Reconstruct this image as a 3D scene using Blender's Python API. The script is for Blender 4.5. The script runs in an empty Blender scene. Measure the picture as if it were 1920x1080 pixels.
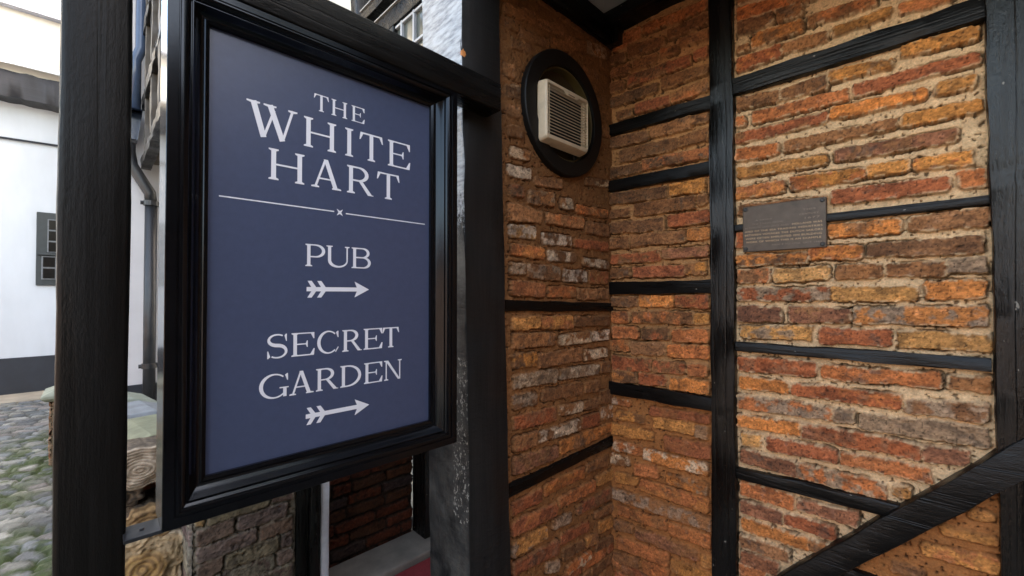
import bpy, bmesh, math, random
import numpy as np
from mathutils import Vector, Matrix

# ------------------------------------------------------------------ camera, sky, sun, exposure
SC = bpy.context.scene
COL = SC.collection
cam = bpy.data.objects.new("camera", bpy.data.cameras.new("camera"))
COL.objects.link(cam)
cam.location = (0.0, 0.0, 1.5)
cam.rotation_euler = (math.radians(90.8), 0.0, math.radians(45.4 - 90.0))
cam.data.sensor_width = 36.0
cam.data.lens = 788.0 / 1920.0 * 36.0
cam.data.clip_start = 0.02
cam.data.clip_end = 500.0
SC.camera = cam

SUN_DIR = Vector((0.62, -0.42, 0.78)).normalized()          # towards the sun
sun = bpy.data.objects.new("sun", bpy.data.lights.new("sun", "SUN"))
COL.objects.link(sun)
sun.data.energy = 4.0
sun.data.angle = math.radians(0.5)
sun.data.color = (1.0, 0.93, 0.82)
sun.rotation_euler = SUN_DIR.to_track_quat("Z", "Y").to_euler()

world = bpy.data.worlds.new("World")
SC.world = world
world.use_nodes = True
wn = world.node_tree
sky = wn.nodes.new("ShaderNodeTexSky")
sky.sky_type = "NISHITA"
sky.sun_disc = False
sky.sun_elevation = math.asin(SUN_DIR.z)
sky.sun_rotation = math.atan2(SUN_DIR.x, SUN_DIR.y)
sky.air_density = 1.0
sky.dust_density = 3.0
sky.ozone_density = 0.6
hazy = wn.nodes.new("ShaderNodeMix")                         # thin bright cloud: a milder, less blue sky
hazy.data_type = "RGBA"
hazy.blend_type = "MULTIPLY"
hazy.inputs[0].default_value = 1.0
hazy.inputs[7].default_value = (1.13, 0.96, 0.76, 1.0)
wn.links.new(sky.outputs[0], hazy.inputs[6])
wn.links.new(hazy.outputs[2], wn.nodes["Background"].inputs[0])
wn.nodes["Background"].inputs[1].default_value = 0.15

SC.view_settings.view_transform = "Standard"
SC.view_settings.look = "None"
SC.view_settings.gamma = 1.0
SC.view_settings.exposure = 3.3

random.seed(7)

# ------------------------------------------------------------------ node materials
def new_mat(name):
    m = bpy.data.materials.new(name)
    m.use_nodes = True
    nt = m.node_tree
    return m, nt, nt.nodes["Principled BSDF"]

def node(nt, kind, **kw):
    n = nt.nodes.new(kind)
    for k, v in kw.items():
        setattr(n, k, v)
    return n

def noise(nt, scale, detail=5.0, rough=0.6, stretch=(1, 1, 1)):
    tc = node(nt, "ShaderNodeTexCoord")
    mp = node(nt, "ShaderNodeMapping")
    mp.inputs["Scale"].default_value = stretch
    nt.links.new(tc.outputs["Object"], mp.inputs["Vector"])
    n = node(nt, "ShaderNodeTexNoise")
    n.inputs["Scale"].default_value = scale
    n.inputs["Detail"].default_value = detail
    n.inputs["Roughness"].default_value = rough
    nt.links.new(mp.outputs[0], n.inputs["Vector"])
    return n.outputs["Fac"]

def ramp(nt, fac, stops):
    r = node(nt, "ShaderNodeValToRGB")
    while len(r.color_ramp.elements) < len(stops):
        r.color_ramp.elements.new(0.5)
    for e, (p, c) in zip(r.color_ramp.elements, stops):
        e.position = p
        e.color = (*c, 1.0) if len(c) == 3 else c
    nt.links.new(fac, r.inputs[0])
    return r.outputs[0]

def bump(nt, bs, height, strength, dist):
    b = node(nt, "ShaderNodeBump")
    b.inputs["Strength"].default_value = strength
    b.inputs["Distance"].default_value = dist
    nt.links.new(height, b.inputs["Height"])
    nt.links.new(b.outputs[0], bs.inputs["Normal"])
    return b

def mix(nt, fac, a, b, mode="MIX"):
    m = node(nt, "ShaderNodeMix", data_type="RGBA", blend_type=mode)
    if isinstance(fac, (int, float)):
        m.inputs[0].default_value = fac
    else:
        nt.links.new(fac, m.inputs[0])
    for sock, v in ((m.inputs[6], a), (m.inputs[7], b)):
        if isinstance(v, tuple):
            sock.default_value = (*v, 1.0)
        else:
            nt.links.new(v, sock)
    return m.outputs[2]

def plain(name, col, rough=0.6, var=0.25, scale=18.0, bmp=0.15, metal=0.0, spec=0.5, stretch=(1, 1, 1), dist=0.004):
    m, nt, bs = new_mat(name)
    n = noise(nt, scale, stretch=stretch)
    c = ramp(nt, n, [(0.25, tuple(x * (1 - var) for x in col)), (0.75, tuple(min(1.0, x * (1 + var)) for x in col))])
    nt.links.new(c, bs.inputs["Base Color"])
    bs.inputs["Roughness"].default_value = rough
    bs.inputs["Metallic"].default_value = metal
    bs.inputs["Specular IOR Level"].default_value = spec
    if bmp:
        bump(nt, bs, noise(nt, scale * 4, stretch=stretch), bmp, dist)
    return m

def black_timber(name, stretch, rough=0.26, base=(0.0042, 0.004, 0.0038), grain=0.5, flecks=0.755, spec=0.28):
    """gloss black paint over old timber, with grain, worn flecks and brush marks"""
    m, nt, bs = new_mat(name)
    g = noise(nt, 26.0, 7.0, 0.65, stretch)
    fine = noise(nt, 130.0, 3.0, 0.7, tuple(0.35 + 0.65 * s for s in stretch))
    fl = noise(nt, 55.0, 2.0, 0.55, tuple(0.5 + 0.5 * s for s in stretch))
    c = ramp(nt, g, [(0.3, tuple(x * 0.7 for x in base)), (0.7, tuple(x * 1.7 for x in base))])
    w = ramp(nt, fl, [(flecks, (0, 0, 0)), (flecks + 0.03, (1, 1, 1))])
    c = mix(nt, w, c, (0.22, 0.2, 0.17))
    nt.links.new(c, bs.inputs["Base Color"])
    r = ramp(nt, g, [(0.3, (rough - 0.1,) * 3), (0.75, (rough + 0.16,) * 3)])
    nt.links.new(r, bs.inputs["Roughness"])
    bs.inputs["Specular IOR Level"].default_value = spec
    ck = noise(nt, 17.0, 3.0, 0.5, tuple(1.0 if s == 1 else 0.25 * s for s in stretch))
    crack = ramp(nt, ck, [(.475, (1, 1, 1)), (.50, (0, 0, 0)), (.525, (1, 1, 1))])
    mt = node(nt, "ShaderNodeMath", operation="ADD")
    g2 = node(nt, "ShaderNodeMath", operation="MULTIPLY_ADD")
    nt.links.new(crack, g2.inputs[0])
    g2.inputs[1].default_value = 0.22
    nt.links.new(g, g2.inputs[2])
    nt.links.new(g2.outputs[0], mt.inputs[0])
    m2 = node(nt, "ShaderNodeMath", operation="MULTIPLY")
    nt.links.new(fine, m2.inputs[0])
    m2.inputs[1].default_value = 0.35
    nt.links.new(m2.outputs[0], mt.inputs[1])
    bump(nt, bs, mt.outputs[0], grain, 0.006)
    return m

M_TIMBER_V = black_timber("black_timber_upright", (1, 1, 0.09), grain=0.75, spec=0.34, flecks=0.735)
M_TIMBER_H = black_timber("black_timber_level_y", (1, 0.10, 1), rough=0.34, grain=0.8, flecks=0.735)
M_TIMBER_X = black_timber("black_timber_level_x", (0.08, 1, 1), spec=0.14)
M_POST = black_timber("black_post_timber", (1, 1, 0.045), rough=0.42, grain=0.5, flecks=0.86, spec=0.2)
M_FRAME = plain("black_gloss_frame", (0.003, 0.003, 0.0036), rough=0.17, var=0.3, scale=30, bmp=0.02, spec=.36)
M_FRAME.node_tree.nodes["Principled BSDF"].inputs["Specular Tint"].default_value = (.72, .84, 1.0, 1.0)      # tints the black gloss with the blue of a sky reflection

def attr_mat(name, rough=0.85, bstr=0.5, bscale=160.0, dist=0.004, spec=0.3, fine=0.35):
    m, nt, bs = new_mat(name)
    a = node(nt, "ShaderNodeAttribute", attribute_name="Col")
    n = noise(nt, bscale, 6.0, 0.7)
    v = ramp(nt, n, [(0.25, (1 - fine,) * 3), (0.75, (1 + fine,) * 3)])
    nt.links.new(mix(nt, 1.0, a.outputs["Color"], v, "MULTIPLY"), bs.inputs["Base Color"])
    bs.inputs["Roughness"].default_value = rough
    bs.inputs["Specular IOR Level"].default_value = spec
    bump(nt, bs, n, bstr, dist)
    return m

M_BRICK = attr_mat("old_brick_and_mortar")
M_COBBLE = attr_mat("cobble_stones", rough=0.7, bscale=60.0, bstr=0.6, dist=0.01)

# ------------------------------------------------------------------ object helpers
def link_mesh(name, verts, faces, mat, parent=None, smooth=False):
    me = bpy.data.meshes.new(name)
    me.from_pydata([tuple(v) for v in verts], [], faces)
    me.validate()
    if mat:
        me.materials.append(mat)
    if smooth:
        for p in me.polygons:
            p.use_smooth = True
    o = bpy.data.objects.new(name, me)
    COL.objects.link(o)
    if parent is not None:
        o.parent = parent
        o.matrix_parent_inverse = Matrix.Translation(-Vector(parent.location))
    return o

def finish(name, bm, mat, parent=None, smooth=False, bevel=0.0, angle=35):
    me = bpy.data.meshes.new(name)
    bm.normal_update()
    bm.to_mesh(me)
    bm.free()
    if mat:
        me.materials.append(mat)
    o = bpy.data.objects.new(name, me)
    COL.objects.link(o)
    if parent is not None:
        o.parent = parent
        o.matrix_parent_inverse = Matrix.Translation(-Vector(parent.location))
    if bevel:
        b = o.modifiers.new("bevel", "BEVEL")
        b.width = bevel
        b.segments = 2
        b.limit_method = "ANGLE"
        b.angle_limit = math.radians(angle)
    if smooth:
        for p in me.polygons:
            p.use_smooth = True
    return o

def thing(name, label, cat, loc=(0, 0, 0), group=None):
    o = bpy.data.objects.new(name, None)
    COL.objects.link(o)
    o.empty_display_size = 0.1
    o.location = loc
    bpy.context.view_layer.update()
    return tag(o, label, cat, group)

def tag(o, label, cat, group=None):
    o["label"] = label
    o["category"] = cat
    if group:
        o["group"] = group
    return o

def structure(o):
    o["kind"] = "structure"
    return o

def box(bm, x0, x1, y0, y1, z0, z1):
    v = [bm.verts.new((x, y, z)) for z in (z0, z1) for y in (y0, y1) for x in (x0, x1)]
    for f in ((0, 2, 3, 1), (4, 5, 7, 6), (0, 1, 5, 4), (2, 6, 7, 3), (0, 4, 6, 2), (1, 3, 7, 5)):
        bm.faces.new([v[i] for i in f])

def prism(bm, poly, place, depth):
    """poly: list of 2-D points; place(p, d) -> 3-D point at depth d"""
    a = [bm.verts.new(place(p, 0.0)) for p in poly]
    b = [bm.verts.new(place(p, depth)) for p in poly]
    n = len(poly)
    try:
        bm.faces.new(b)
        for i in range(n):
            bm.faces.new((a[i], a[(i + 1) % n], b[(i + 1) % n], b[i]))
    except ValueError:
        pass

def tube(bm, pts, r, n=12, caps=True):
    pts = [Vector(p) for p in pts]
    rs = r if isinstance(r, (list, tuple)) else [r] * len(pts)
    rings = []
    ref = None
    for i, p in enumerate(pts):
        d = (pts[min(i + 1, len(pts) - 1)] - pts[max(i - 1, 0)]).normalized()
        if ref is None:
            ref = d.orthogonal().normalized()
        ref = (ref - d * ref.dot(d)).normalized()
        s = d.cross(ref)
        rings.append([bm.verts.new(p + rs[i] * (math.cos(2 * math.pi * k / n) * ref + math.sin(2 * math.pi * k / n) * s)) for k in range(n)])
    for a, b in zip(rings, rings[1:]):
        for k in range(n):
            bm.faces.new((a[k], a[(k + 1) % n], b[(k + 1) % n], b[k]))
    if caps:
        bm.faces.new(rings[0][::-1])
        bm.faces.new(rings[-1])

def h2(x, y, seed):
    x = x.astype(np.int64)
    y = y.astype(np.int64)
    h = (x * 374761393 + y * 668265263 + seed * 974634521) & 0xFFFFFFFF
    h = ((h ^ (h >> 13)) * 1274126177) & 0xFFFFFFFF
    h = ((h ^ (h >> 16)) * 2246822519) & 0xFFFFFFFF
    h = h ^ (h >> 15)
    return (h & 0xFFFFFF) / float(0xFFFFFF)

def vn(x, y, s, seed):
    x = np.asarray(x, float) / s
    y = np.asarray(y, float) / s
    xi = np.floor(x)
    yi = np.floor(y)
    fx = x - xi
    fy = y - yi
    fx = fx * fx * (3 - 2 * fx)
    fy = fy * fy * (3 - 2 * fy)
    a = h2(xi, yi, seed) * (1 - fx) + h2(xi + 1, yi, seed) * fx
    b = h2(xi, yi + 1, seed) * (1 - fx) + h2(xi + 1, yi + 1, seed) * fx
    return a * (1 - fy) + b * fy

def fbm(x, y, s, seed, n=3):
    t = 0.0
    w = 0.0
    for i in range(n):
        t = t + vn(x, y, s / 2 ** i, seed + 17 * i) * 0.55 ** i
        w += 0.55 ** i
    return t / w

def sstep(a, b, x):
    t = np.clip((x - a) / (b - a), 0, 1)
    return t * t * (3 - 2 * t)

def bar(bm, p0, p1, a, n, w, d, seg=None, r=0.0035, jit=0.0025, seed=1, taper=(1, 1)):
    """timber of rounded rectangular section from p0 to p1, edges wandering a little like hewn wood"""
    p0, p1, a, n = Vector(p0), Vector(p1), Vector(a).normalized(), Vector(n).normalized()
    L = (p1 - p0).length
    seg = seg or max(2, int(L / 0.035))
    prof = []
    hw, hd = w / 2, d / 2
    r = min(r, hw * 0.8, hd * 0.8)
    for cx_, cy_, a0 in ((hw - r, hd - r, 0), (-hw + r, hd - r, 90), (-hw + r, -hd + r, 180), (hw - r, -hd + r, 270)):
        for k in range(3):
            t = math.radians(a0 + 45 * k)
            prof.append((cx_ + r * math.cos(t), cy_ + r * math.sin(t)))
    m = len(prof)
    rings = []
    for i in range(seg + 1):
        t = i / seg
        c = p0.lerp(p1, t)
        sc = taper[0] + (taper[1] - taper[0]) * t
        ring = []
        for k, (u, v) in enumerate(prof):
            q = t * L
            side = 0 if u > 0 else 5
            ju = (float(vn(np.array(q), np.array(side * 3.1), 0.11, seed)) - 0.5) * 2 * jit + (float(vn(np.array(q), np.array(k * 1.7), 0.03, seed + 5)) - 0.5) * jit * 0.8
            jv = (float(vn(np.array(q), np.array(9 + k * 0.3), 0.13, seed + 9)) - 0.5) * 1.2 * jit
            ring.append(bm.verts.new(c + a * (u * sc + ju) + n * (v + jv)))
        rings.append(ring)
    for A, B in zip(rings, rings[1:]):
        for k in range(m):
            bm.faces.new((A[k], A[(k + 1) % m], B[(k + 1) % m], B[k]))
    bm.faces.new(rings[0][::-1])
    bm.faces.new(rings[-1])

def timber(name, p0, p1, a, n, w, d, mat, parent=None, **kw):
    bm = bmesh.new()
    bar(bm, p0, p1, a, n, w, d, **kw)
    bmesh.ops.recalc_face_normals(bm, faces=bm.faces)
    o = finish(name, bm, mat, parent, smooth=True)
    o.data.set_sharp_from_angle(angle=math.radians(50))
    return o

def slab(name, x0, x1, y0, y1, z0, z1, mat, parent=None, bevel=0.004):
    bm = bmesh.new()
    box(bm, x0, x1, y0, y1, z0, z1)
    return finish(name, bm, mat, parent, bevel=bevel)

# ------------------------------------------------------------------ brickwork as a relief surface
PAL = {
    "o": (.40, .165, .036), "O": (.44, .150, .034), "y": (.43, .215, .065), "R": (.335, .098, .030),
    "r": (.21, .048, .021), "b": (.195, .086, .035), "p": (.165, .062, .036), "d": (.092, .042, .020),
    "k": (.03, .02, .014), "g": (.20, .155, .105), "w": (.46, .37, .26)}

def parse(txt):
    return [(*[int(v) / 1000.0 for v in e.split(",")[:6]], e.split(",")[6]) for e in txt.split("|")]

def course_fill(u0, u1, z0, z1, seed, codes, pitch=0.063, hgt=0.049, lens=(0.09, 0.23), skip=None):
    """ordinary irregular courses for stretches the camera shows little of"""
    rnd = random.Random(seed)
    out = []
    z = z1
    while z - hgt > z0:
        u = u0 - rnd.uniform(0, lens[1])
        while u < u1:
            L = rnd.choice((rnd.uniform(lens[1] * .8, lens[1]), rnd.uniform(lens[1] * .8, lens[1]), rnd.uniform(lens[0], lens[0] * 1.3)))
            a, b = max(u, u0 + .004), min(u + L, u1 - .004)
            if b - a > 0.02 and not (skip and skip((a + b) / 2, z - hgt / 2)):
                t = rnd.uniform(-.004, .004)
                out.append((a, b, z + t, z - hgt + t, z - t, z - hgt - t, rnd.choice(codes)))
            u += L + 0.012
        z -= pitch
    return out

def t_gap(d):
    return sstep(-.0090, -.0062, d) * sstep(-.0012, -.0036, d)

def brick_relief(name, base, u0, u1, z0, z1, res, bricks, mortar, seed, smear=None, depth=0.017, parent=None, hole=None, mat=None, hue=(1, 1, 1), gap=1.0):
    """base(u, z, h) -> x, y, z arrays.  mortar: rgb or f(u, z) -> (...,3).  smear(u, z) 0..1: mortar wiped flush over the bricks"""
    nu = int(round((u1 - u0) / res)) + 1
    nz = int(round((z1 - z0) / res)) + 1
    u = np.linspace(u0, u1, nu)[None, :].repeat(nz, 0)
    z = np.linspace(z0, z1, nz)[:, None].repeat(nu, 1)
    uw = u + (fbm(u, z, .05, seed, 3) - .5) * .013 + (fbm(u, z, .010, seed + 3, 2) - .5) * .0065
    zw = z + (fbm(u, z, .06, seed + 5, 3) - .5) * .011 + (fbm(u, z, .010, seed + 7, 2) - .5) * .0065
    D = np.full((nz, nu), -1.0)
    I = np.zeros((nz, nu), int)
    for k, (a, b, t0, b0, t1, b1, c) in enumerate(bricks):
        i0 = max(0, int((min(b0, b1) - .02 - z0) / res)); i1 = min(nz, int((max(t0, t1) + .02 - z0) / res) + 2)
        j0 = max(0, int((a - .02 - u0) / res)); j1 = min(nu, int((b + .02 - u0) / res) + 2)
        if i1 <= i0 or j1 <= j0:
            continue
        U = uw[i0:i1, j0:j1]; Z = zw[i0:i1, j0:j1]
        t = np.clip((U - a) / max(b - a, 1e-4), 0, 1)
        top = t0 + (t1 - t0) * t
        bot = b0 + (b1 - b0) * t
        du = np.minimum(U - a, b - U)
        dz = np.minimum(top - Z, Z - bot)
        rr = 0.004 + 0.009 * h2(np.array([k]), np.array([3]), seed)[0]
        inner = rr - np.hypot(np.maximum(rr - du, 0), np.maximum(rr - dz, 0))
        d = np.where((du < rr) & (dz < rr), inner, np.minimum(du, dz))
        s = D[i0:i1, j0:j1]
        m = d > s
        s[m] = d[m]
        I[i0:i1, j0:j1][m] = k
    nb = len(bricks)
    ids = np.arange(nb)
    r1 = h2(ids, ids * 0 + 1, seed); r2 = h2(ids, ids * 0 + 2, seed); r3 = h2(ids, ids * 0 + 5, seed)
    c0 = np.array([PAL[b[6][0]] for b in bricks]); c1 = np.array([PAL[b[6][-1]] for b in bricks])
    two = np.array([len(b[6]) > 1 for b in bricks])
    jit = (0.82 + 0.36 * r1)[:, None] * np.stack([1 + .10 * (r2 - .5), np.ones(nb), 1 - .2 * (r2 - .5)], 1)
    two |= np.array([b[6] == "w" for b in bricks])
    c1 = np.where(np.array([b[6] == "w" for b in bricks])[:, None], np.array(PAL["b"])[None], c1)
    kin = np.array((.30, .125, .042))                       # one clay, so the bricks are kin
    kf = np.array([0.0 if b[6][0].isdigit() else .30 for b in bricks])[:, None]
    c0 = (c0 * (1 - kf) + kin * kf) * jit; c1 = (c1 * (1 - kf) + kin * kf) * jit
    off = (r3 - .5) * .006
    n40 = fbm(u, z, .045, seed + 11, 4); n15 = fbm(u, z, .016, seed + 13, 3); n6 = fbm(u, z, .007, seed + 15, 2)
    n90 = fbm(u, z, .10, seed + 19, 4); n3 = vn(u, z, .0045, seed + 23)
    C = c0[I]
    f2 = np.where(two[I], sstep(.47, .58, n40 * .7 + n15 * .3), 0.25 * sstep(.55, .7, n40))
    alt = np.where(two[I][..., None], c1[I], C * .55 + np.array((.05, .035, .02)))
    C = C * (1 - f2[..., None]) + alt * f2[..., None]
    soot = sstep(.60, .72, n90 * .6 + n15 * .4) * .6
    C = C * (1 - soot[..., None]) + np.array((.06, .045, .032)) * soot[..., None]
    lite = sstep(.62, .74, n15 * .6 + n40 * .4) * .45
    C = C * (1 - lite[..., None]) + (C * 1.5 + .03) * lite[..., None]
    C = C * (0.78 + 1.35 * n6)[..., None]
    strk = fbm(u * .35, z, .012, seed + 27, 3)
    C = C * (0.62 + 0.76 * strk)[..., None]
    scorch = sstep(.56, .66, fbm(u * .6, z, .028, seed + 29, 3)) * .62
    C = C * (1 - scorch)[..., None] + C * np.array((.42, .42, .46)) * scorch[..., None]
    dark = sstep(.76, .88, n3) * .65
    C = C * (1 - dark[..., None])
    mc = mortar(u, z) if callable(mortar) else np.ones((nz, nu, 3)) * np.array(mortar)
    mcol = mc * (0.72 + .56 * fbm(u, z, .02, seed + 31, 4))[..., None]
    grit = sstep(.70, .78, vn(u, z, .006, seed + 37) * .6 + vn(u, z, .012, seed + 41) * .4)
    mcol = mcol * (1 - .75 * grit[..., None])
    sm = smear(u, z) if smear else np.zeros_like(u)
    bh = depth + off[I] + .0035 * (n40 - .5) + .0035 * (n15 - .5) + .003 * (n6 - .5) - .007 * sstep(.62, .8, 1 - n40) * sstep(.4, .7, n15)
    mh = .007 * (fbm(u, z, .03, seed + 43, 3) - .5) + .003 * (n3 - .5) - .008 * grit
    chip = (n15 - .5) * .009
    edge = sstep(-.0045, -.0005, D + chip)
    edge_s = sstep(-.009, .002, D + chip * 1.4)
    e = edge * (1 - sm) + edge_s * sm
    mh = mh + sm * (depth * .62)
    # lime left on the brick edges, mortar wiped over the faces where the wall was smeared
    wipe = np.clip(sstep(.007, -.002, D) * sstep(.45, .62, n15) * .8, 0, 1)
    wipe = np.maximum(wipe, sm * (0.14 + .60 * sstep(.42, .60, n90 * .4 + n40 * .6)))
    ce = e * (1 - wipe)
    C = mcol * (1 - ce)[..., None] + C * ce[..., None]
    # shrinkage gaps between brick and mortar, dirt and shadow line darkened in the colour
    low = np.clip((t_gap(D + chip * .6)) * sstep(.40, .60, fbm(u, z, .07, seed + 51, 3)) * (1 - .75 * sm), 0, 1)
    low = low * gap
    H = mh * (1 - e) + bh * e - .012 * low
    C = C * (1 - .72 * low)[..., None]
    C = C * np.array(hue)
    if hole is not None:
        hu, hz, hr = hole
        m = np.hypot(u - hu, z - hz) < hr
        H[m] = -.016
        C[m] = (.045, .030, .012)
    x, y, zz = base(u, z, H)
    co = np.stack([x, y, zz], -1).reshape(-1, 3).astype(np.float32)
    idx = np.arange(nu * nz).reshape(nz, nu)
    q = np.stack([idx[:-1, :-1], idx[:-1, 1:], idx[1:, 1:], idx[1:, :-1]], -1).reshape(-1, 4)
    return grid_mesh(name, co, q, C.reshape(-1, 3), mat or M_BRICK, parent)

def grid_mesh(name, co, q, rgb, mat, parent=None):
    me = bpy.data.meshes.new(name)
    me.vertices.add(len(co))
    me.vertices.foreach_set("co", co.astype(np.float32).ravel())
    me.loops.add(q.size)
    me.loops.foreach_set("vertex_index", q.astype(np.int32).ravel())
    me.polygons.add(len(q))
    me.polygons.foreach_set("loop_start", np.arange(0, q.size, 4, dtype=np.int32))
    me.polygons.foreach_set("loop_total", np.full(len(q), 4, dtype=np.int32))
    me.polygons.foreach_set("use_smooth", np.ones(len(q), dtype=bool))
    me.update(calc_edges=True)
    at = me.color_attributes.new("Col", "FLOAT_COLOR", "POINT")
    rgba = np.ones((len(co), 4), np.float32)
    rgba[:, :3] = np.clip(rgb, 0, 1)
    at.data.foreach_set("color", rgba.ravel())
    me.materials.append(mat)
    o = bpy.data.objects.new(name, me)
    COL.objects.link(o)
    if parent is not None:
        o.parent = parent
        o.matrix_parent_inverse = Matrix.Translation(-Vector(parent.location))
    return o

XW, YW = 1.9, 1.193          # the two brick faces of the alcove: x = XW on the right, y = YW beside the sign
RIGHT_BRICKS = """-579,-386,2691,2636,2663,2609,R|-416,-280,2666,2615,2645,2594,b|-579,-442,2749,2707,2725,2692,b|-580,-448,2630,2571,2615,2566,d|-438,-347,2616,2564,2604,2552,b|-333,-136,2545,2504,2526,2487,bR|-525,-347,2554,2497,2540,2496,bO|-580,-534,2533,2500,2526,2497,b|-261,-102,2466,2432,2464,2430,o|-83,44,2463,2427,2453,2417,RO|-120,58,2539,2505,2509,2470,b|-584,-418,2482,2424,2479,2428,rR|-415,-275,2475,2430,2467,2421,b|-582,-424,2320,2265,2298,2252,b|-422,-276,2297,2255,2303,2246,bd|-272,-99,2312,2267,2291,2258,o|-76,94,2321,2280,2312,2268,o|-585,-548,2234,2192,2229,2188,R|-522,-217,2240,2190,2231,2190,R|-202,97,2240,2193,2234,2196,r|-586,-275,2167,2121,2167,2128,rb|-271,-20,2177,2129,2162,2127,O|-1,87,2165,2129,2167,2130,o|-586,-431,2102,2051,2094,2046,R|-413,-90,2090,2048,2086,2053,b|-82,98,2092,2051,2091,2046,o|-259,46,2022,1975,2014,1971,dp|-584,-281,2024,1979,2008,1971,o|-168,-63,1943,1901,1939,1901,o|-54,81,1936,1901,1939,1892,oR|-399,-174,1949,1893,1939,1899,oR|-585,-417,1944,1893,1941,1893,OR|-269,28,1876,1823,1869,1821,r|45,102,1880,1821,1878,1820,R|-585,-282,1867,1826,1861,1830,d|-279,-86,1754,1704,1749,1703,Ob|-69,110,1752,1707,1759,1699,b|-589,-542,1752,1691,1751,1694,r|-172,100,1675,1627,1675,1624,db|-340,-183,1672,1626,1673,1622,OR|-586,-345,1662,1614,1655,1615,Od|-584,-464,1602,1544,1600,1545,dR|-453,-276,1599,1545,1600,1550,y|-256,-135,1605,1552,1601,1557,b|-123,16,1598,1557,1606,1553,d|19,105,1610,1562,1614,1562,g|-582,-276,1525,1471,1522,1474,rg|-272,-47,1527,1475,1522,1475,y|-30,102,1539,1482,1541,1488,O|-582,-428,1448,1385,1448,1389,p|-403,-216,1452,1390,1448,1396,pb|-210,102,1453,1397,1463,1403,gO|-574,-328,1369,1322,1379,1325,yg|-307,-110,1375,1316,1379,1327,r|-97,109,1379,1326,1376,1328,y|-586,-315,1241,1184,1250,1194,rp|-301,4,1240,1190,1250,1200,R|19,108,1245,1202,1253,1203,b|-581,-408,1163,1112,1163,1116,O|-400,-91,1161,1117,1164,1116,rR|-80,101,1151,1111,1174,1117,gd|-585,-273,1083,1029,1092,1042,Rg|-269,-211,1090,1037,1095,1047,g|-196,103,1088,1029,1102,1042,g|-585,-369,1001,956,1013,964,O|-362,-44,1011,960,1015,963,rp|-40,65,1013,964,1026,975,p|-571,-504,928,878,935,886,y|-482,-257,937,885,941,895,r|-248,-21,937,896,946,900,R|-577,-385,863,809,863,808,p|-383,-130,858,806,863,807,Rg|-113,-68,864,828,873,831,o|-581,-394,733,676,739,678,R|-384,-203,728,690,745,686,p|-582,-432,651,600,658,608,p|-424,-266,661,617,662,615,r|-576,-351,584,537,591,540,O|-349,-284,587,547,599,561,b|-583,-405,512,462,520,473,bd|-580,-444,451,397,459,406,p|-584,-486,393,336,407,359,R|60,110,854,817,854,827,o|-2,115,779,750,779,757,o|-48,117,703,663,722,677,oR|-119,-39,615,577,614,585,d|23,116,626,600,659,628,d"""
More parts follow.
